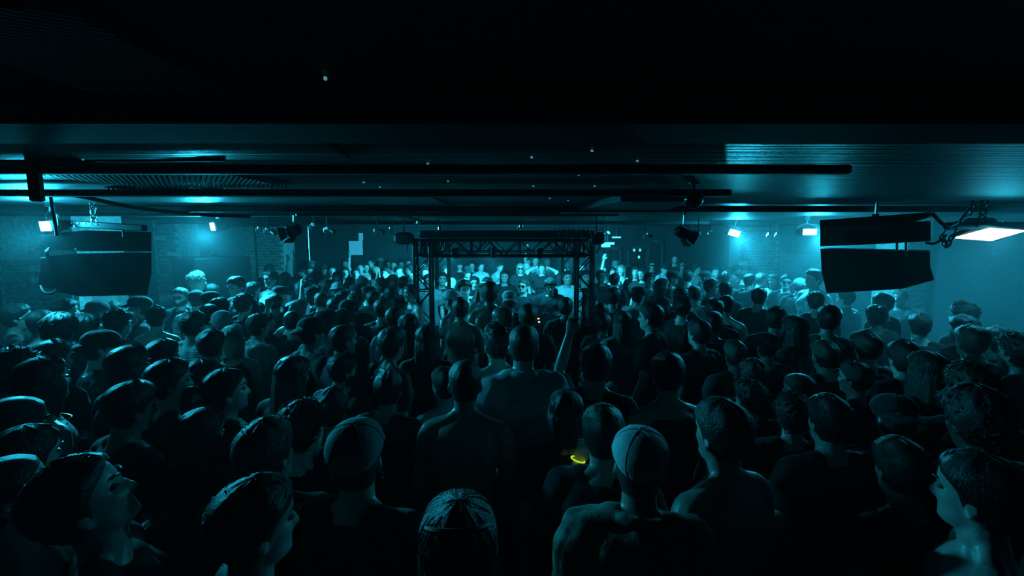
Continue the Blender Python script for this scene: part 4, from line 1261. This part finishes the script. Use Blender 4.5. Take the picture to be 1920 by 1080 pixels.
HAIRK = {'s': 'short', 'z': 'buzz', 'q': 'quiff', 'c': 'curly', 't': 'tousled', 'l': 'long', 'p': 'ponytail', 'u': 'bun', 'o': 'bob'}
WEARK = {'K': ('cap', 'cap'), 'J': ('cap_back', 'backwards cap'), 'N': ('beanie', 'beanie'), 'B': ('bucket', 'bucket hat'), 'H': ('headband', 'headband')}
POSEK = {'d': ('down', 'down'), 'b': ('bent', 'bent'), 'c': ('bent', 'down'), 'f': ('fist', 'down'), 'F': ('down', 'fist'), 'n': ('nape', 'nape'), 'p': ('phone', 'bent'),
         'a': ('face', 'down'), 'r': ('reach', 'down'), 'w': ('down', 'wide'), 'u': ('up', 'down'), 'h': ('chest', 'bent'), 'L': ('down', 'lowfist')}
POSEN = {'f': 'fist raised', 'F': 'fist raised', 'n': 'hands behind head', 'p': 'holding a phone', 'a': 'hand at face', 'r': 'arm reaching out', 'w': 'arm stretched sideways', 'u': 'arm raised high', 'L': 'fist raised'}
WCOL = {'d': ('dark', 'c_black'), 'l': ('light', 'c_grey'), 'w': ('white', 'c_white'), 'g': ('pale', 'c_white')}
folk = []
for ln in CROWD.strip().splitlines():
    t = ln.split(); px, py, yaw = float(t[0]), float(t[1]), float(t[2]); fl = t[6:]
    d = [float(f[1:]) for f in fl if f[0] == 'd' and len(f) > 1 and f[1].isdigit()]
    u = (px - 960)/F
    if d: p = P(px, py, d[0]); H = p.z
    else:
        H = 1.74 + (0 if py < 560 else .03 + R0.uniform(-.03, .03))
        p = Pz(px, py, H)
    folk.append(dict(px=px, py=py, x=p.x, y=p.y, H=H, yaw=yaw, head=t[3], top=t[4], pose=t[5], fl=fl))
# keep shoulders apart: slide the farther of two crowding people back along its own sight line
OBST = [(TX + sx*cxs, yy, .36) for sx in (-1, 1) for yy in (TY0, TY1)] + [(-4.75, 7.2, .78), (P(880, 541, 7.75).x, 7.75, .36), (P(1025, 541, 7.75).x, 7.75, .38), (-6.75, 9.2, .55), (-6.5, 6.6, .75), (6.7, 7.8, .55), (-6.5, 12.3, 1.0), (6.5, 12.3, 1.05)]
def clear(q):
    ch = False
    for ox, oy, r_ in OBST:
        dd = math.hypot(q['x'] - ox, q['y'] - oy)
        if dd < r_:
            k = 1 + (.05 if q['y'] > oy else -.05)/max(q['y'], 1); q['x'] *= k; q['y'] *= k; ch = True
    if abs(q['x'] - TX) < 1.2 and 6.45 < q['y'] < 7.62:
        k = 1 + (.05 if q['y'] > 6.95 else -.05)/q['y']; q['x'] *= k; q['y'] *= k; ch = True
    lim = min(6.42/max(abs(q['x']), 1e-3), 13.65/q['y'])
    if lim < 1: q['x'] *= lim; q['y'] *= lim
    return ch
for it in range(160):
    moved = False
    folk.sort(key=lambda q: q['y'])
    for i, a in enumerate(folk):
        if clear(a): moved = True
        for b in folk[i + 1:]:
            if b['y'] - a['y'] > .6: break
            dd = math.hypot(a['x'] - b['x'], a['y'] - b['y'])
            need = .36 if a['y'] < 3.6 else .42
            if dd < need:
                far_ok = b['y'] < 12.8
                if far_ok: k = 1 + .02/max(b['y'], 1); b['x'] *= k; b['y'] *= k
                moved = True
                if a['y'] > 4: k = 1 - (.012 if far_ok else .03)/a['y']; a['x'] *= k; a['y'] *= k
    if not moved: break
for q in folk:
    p = P(q['px'], q['py'], q['y']); q['x'] = p.x; q['H'] = max(1.30, min(2.0, p.z)); q['dist'] = math.hypot(p.x, p.y)

# ---- labels: clothing, pose and place
ORD = ['first', 'second', 'third', 'fourth', 'fifth', 'sixth', 'seventh', 'eighth', 'ninth', 'tenth', 'eleventh', 'twelfth', 'thirteenth', 'fourteenth', 'fifteenth', 'sixteenth', 'seventeenth', 'eighteenth', 'nineteenth',
       'twentieth', 'twenty-first', 'twenty-second', 'twenty-third', 'twenty-fourth', 'twenty-fifth', 'twenty-sixth', 'twenty-seventh', 'twenty-eighth', 'twenty-ninth', 'thirtieth']
def zone(q):
    y, x = q['y'], q['px']
    if y < 1.75: return 'in the nearest row'
    if y < 2.7: return 'second row, left half' if x < 640 else ('second row, middle' if x < 1130 else 'second row, right half')
    if y < 3.6: return 'third row, left half' if x < 640 else ('third row, middle' if x < 1130 else 'third row, right half')
    if y < 4.7: return 'below the left speaker' if x < 480 else ('left before the truss' if x < 780 else ('in front of the truss' if x < 1130 else ('right before the truss' if x < 1500 else 'below the right speaker')))
    if y < 6.6: return 'by the speaker tower' if x < 480 else ('mid-crowd left of the truss' if x < 780 else ('close before the truss' if x < 1130 else ('mid-crowd right of the truss' if x < 1500 else 'by the right wall')))
    if y < 9: return 'beside the truss, left' if x < 780 else ('inside the truss' if x < 1115 else 'beside the truss, right')
    if y < 11: return 'far left crowd' if x < 780 else ('far crowd behind the truss' if x < 1115 else 'far right crowd')
    return 'back row, left' if x < 780 else ('back row behind the truss' if x < 1115 else 'back row, right')
zs = {}
for q in folk: zs.setdefault(zone(q), []).append(q)
for z, l in zs.items():
    for i, q in enumerate(sorted(l, key=lambda q: q['px'])): q['ord'] = (ORD[i] if i < len(ORD) else '%dth' % (i + 1), z, len(l))
def face_word(yaw):
    a = abs(yaw)
    return 'seen from behind' if a < 35 else (('turned half ' if a < 68 else 'in profile facing ') + ('right' if yaw > 0 else 'left') if a < 118 else 'facing the camera')
for q in folk:
    tp = q['top']
    c = 'shirtless person' if tp == 'n' else ('person in pale denim jacket' if tp == 'jd' else ('person in camouflage jacket' if tp == 'jc' else 'person in %s %s' % (TOPN[tp[1]][0], TOPK[tp[0]][1])))
    w = ''
    if q['head'] in WEARK:
        cc = [WCOL[f[1]][0] for f in q['fl'] if len(f) == 2 and f[0] == 'k']
        w = ((cc[0] + ' ') if cc and q['head'] in 'KJNB' else '') + WEARK[q['head']][1]
    elif 'g' in q['fl']: w = 'sunglasses'
    o, z, n = q['ord']
    place = '%s from left, %s' % (o, z)
    opts = [(' with ' if tp == 'n' else ' and ') + w if w else '', ', ' + POSEN[q['pose']] if q['pose'] in POSEN else '', ', ' + face_word(q['yaw'])]
    lb = c + opts[0] + opts[1] + opts[2] + ', ' + place
    if len(lb.split()) > 16: lb = c + opts[0] + opts[1] + ', ' + place
    if len(lb.split()) > 16: lb = c + opts[0] + ', ' + place
    if len(lb.split()) > 16: lb = c + ', ' + place
    q['label'] = lb
SPECIAL = {(872, 674): 'shirtless person with shaved head seen from behind at the centre foreground', (981, 607): 'person in pale denim jacket seen from behind, just right of the foreground shirtless back',
           (1202, 811): 'person in camouflage jacket and pale cap seen from behind, near centre right', (955, 546): 'person in white backwards cap before the DJ desk',
           (847, 544): 'shirtless person in a white cap with its brim to the left, before the truss', (1016, 494): 'person in black t-shirt with both hands behind the head, behind the DJ desk',
           (1134, 765): 'person raising a hand with a glowing yellow-green wristband', (1031, 520): 'person in black t-shirt bending over the DJ desk at its right end',
           (856, 936): 'person with a red hair ribbon in the nearest row, at the bottom centre', (366, 511): 'person in white t-shirt in profile before the speaker tower, tallest there',
           (1490, 744): 'person in black t-shirt seen from behind, large at the right foreground', (913, 520): 'person facing the camera behind the desk holding up a phone',
           (188, 848): 'person in black t-shirt looking up, large profile at the lower left', (1852, 858): 'shirtless person in left profile at the lower right corner',
           (424, 692): 'person in black t-shirt with a ponytail in right profile at the left', (15, 853): 'shirtless person in right profile cut by the left frame edge, lowest there'}
def child(name, me, m, o, M=None):
    c = link(bpy.data.objects.new(name, me), o); setmat(c, m)
    if M is not None: c.matrix_basis = M
    return c
def small(kind):
    if kind in WEAR: return WEAR[kind]
    G = Geo()
    if kind == 'sunglasses': WEAR[kind] = sunglasses_mesh(); return WEAR[kind]
    s = -1 if kind[-1] == 'l' else 1
    if kind[:4] == 'brow':
        G.tube([(s*(.016 + .03*t), .112 - .016*t*t, CHIN + .147 + .007*math.sin(2.2*t)) for t in (0, .35, .7, 1)], [.004, .0045, .004, .002], 5)
    if kind[:3] == 'eye':
        G.ellipsoid((s*.031, .090, CHIN + .126), (.0135, .011, .008), None, 10, 6)
    if kind == 'beard':
        outer, inner = [], []
        for j in range(9):
            ro, ri = [], []
            for i in range(25):
                a = math.radians(-98 + 196*i/24); z = .004 + (.066 - .018*math.cos(a)**6 + .03*abs(math.sin(a))**3)*j/8
                k = math.sin(PI*(.12 + .76*j/8))
                ro.append(head_pt(a, z, .003 + .009*k)); ri.append(head_pt(a, z, -.004))
            outer.append(ro); inner.append(ri)
        G.loft([a + b[::-1] for a, b in zip(outer, inner)])
    if kind[:7] == 'earring':
        G.torus((s*.084, .006, CHIN + .064), .011, .0022, (1, 0, 0), 12, 5)
    if kind == 'phone': G.box((.10, .40, 1.55), (.075, .010, .15), rotm('X', 12), .004)
    if kind == 'wristband': G.torus((-.137, .157, 1.435), .033, .004, (.25, .2, 1), 22, 8)
    if kind == 'ribbon': G.torus((0, -.005, CHIN + .205), .072, .007, (0, .55, 1), 24, 6)
    if kind == 'necklace': G.torus((0, .0, 1.462), .088, .003, (0, .30, 1), 26, 5)
    WEAR[kind] = G.mesh(kind, True, .6); return WEAR[kind]
SKINS = ['skin_a']*5 + ['skin_b']*3 + ['skin_c']
for q in sorted(folk, key=lambda q: q['dist']):
    fl = q['fl']; hi = q['dist'] < 3.4; build = 'slim' if 'f' in fl else 'male'; r = random.Random(int(q['px']*7 + q['py']))
    hy = [float(f[1:]) for f in fl if f[0] == 'y']; hy = hy[0] if hy else (r.choice((-18, 0, 18)) if hi else 0)
    pt = [float(f[1:]) for f in fl if f[0] == 'x']; pt = pt[0] if pt else (r.choice((-6, 0, 6)) if hi else 0)
    pose = POSEK[q['pose']]
    if q['pose'] == 'd' and q['dist'] < 3.6: pose = r.choice((('down', 'down'), ('down', 'down'), ('bent', 'down'), ('bent', 'bent')))
    o = link(bpy.data.objects.new('person', body_mesh(pose, build, hy, pt, hi))); setmat(o, MT[r.choice(SKINS)])
    b = math.atan2(q['x'], q['y']); s = q['H']/1.765
    o.location = (q['x'], q['y'], 0); o.rotation_euler = (0, 0, -(b + math.radians(q['yaw'] - hy))); o.scale = (s, s, s)
    key = (int(q['px']), int(q['py'])); tag(o, SPECIAL.get(key, q['label']), 'person', 'people in the crowd')
    HM = head_matrix(hy, pt)
    hm = MT['hair_l'] if 'hl' in fl else (MT['hair_b'] if 'hb' in fl or r.random() < .3 else MT['hair_k'])
    hd = q['head']; hs = HAIRK.get(hd)
    if hd in WEARK: hs = 'bob' if 'f' in fl else 'buzz'
    if hd == 'H': hs = 'short'
    if hs:
        if hs not in HAIR: HAIR[hs] = hair_mesh(hs)
        child('hair', HAIR[hs], hm, o, HM)
    if hd in WEARK:
        kind = WEARK[hd][0]
        if kind not in WEAR: WEAR[kind] = headwear_mesh(kind)
        a_, b_ = WEAR[kind]; cc = [WCOL[f[1]][1] for f in fl if len(f) == 2 and f[0] == 'k']; wm = MT[cc[0] if cc else 'c_black']
        MM = HM
        if kind == 'cap_back':
            c0 = Vector((0, .012, 0)); MM = HM @ Matrix.Translation(c0) @ Matrix.Rotation(PI, 4, 'Z') @ Matrix.Translation(-c0)
        h = child(kind if kind != 'cap_back' else 'cap', a_, wm, o, MM)
        if b_: child('brim', b_, wm, h)
    tp = q['top']
    if tp == 'jd': child('jacket', cloth_mesh('jacket', pose, build), MT['c_denim'], o)
    elif tp == 'jc': child('jacket', cloth_mesh('jacket', pose, build), MT['c_camo'], o)
    elif tp != 'n': child(TOPK[tp[0]][1].replace('-', '_').replace(' ', '_'), cloth_mesh(TOPK[tp[0]][0], pose, build), MT[TOPN[tp[1]][1]], o)
    child('trousers', cloth_mesh('trousers', None, build), MT['c_black' if r.random() < .6 else 'c_dark'], o)
    if 'g' in fl: child('sunglasses', small('sunglasses'), MT['lens'], o, HM)
    elif abs(q['yaw']) > 55 and q['dist'] < 9:
        for sd in ('l', 'r'): child('eye', small('eye' + sd), MT['eye'], o, HM); child('eyebrow', small('brow' + sd), hm, o, HM)
    if 'be' in fl: child('beard', small('beard'), hm, o, HM)
    if 'e' in fl: child('earring', small('earringl'), MT['gold'], o, HM); child('earring', small('earringr'), MT['gold'], o, HM)
    if q['pose'] == 'p':
        ph = link(bpy.data.objects.new('phone', small('phone'))); setmat(ph, MT['lens']); ph.matrix_basis = Matrix.LocRotScale(o.location, o.rotation_euler, o.scale)
        tag(ph, 'dark phone held up by the person behind the DJ desk', 'phone')
    if key == (1134, 765): child('wristband', small('wristband'), MT['neon'], o)['label'] = 'glowing yellow-green wristband'
    if 'red' in fl: child('hair_ribbon', small('ribbon'), MT['red'], o, HM)['label'] = 'red hair ribbon'
    if key in ((731, 615), (78, 671)): child('necklace', small('necklace'), MT['gold'], o)

for k_ in list(BODY):
    if BODY[k_].users == 0: bpy.data.meshes.remove(BODY[k_])
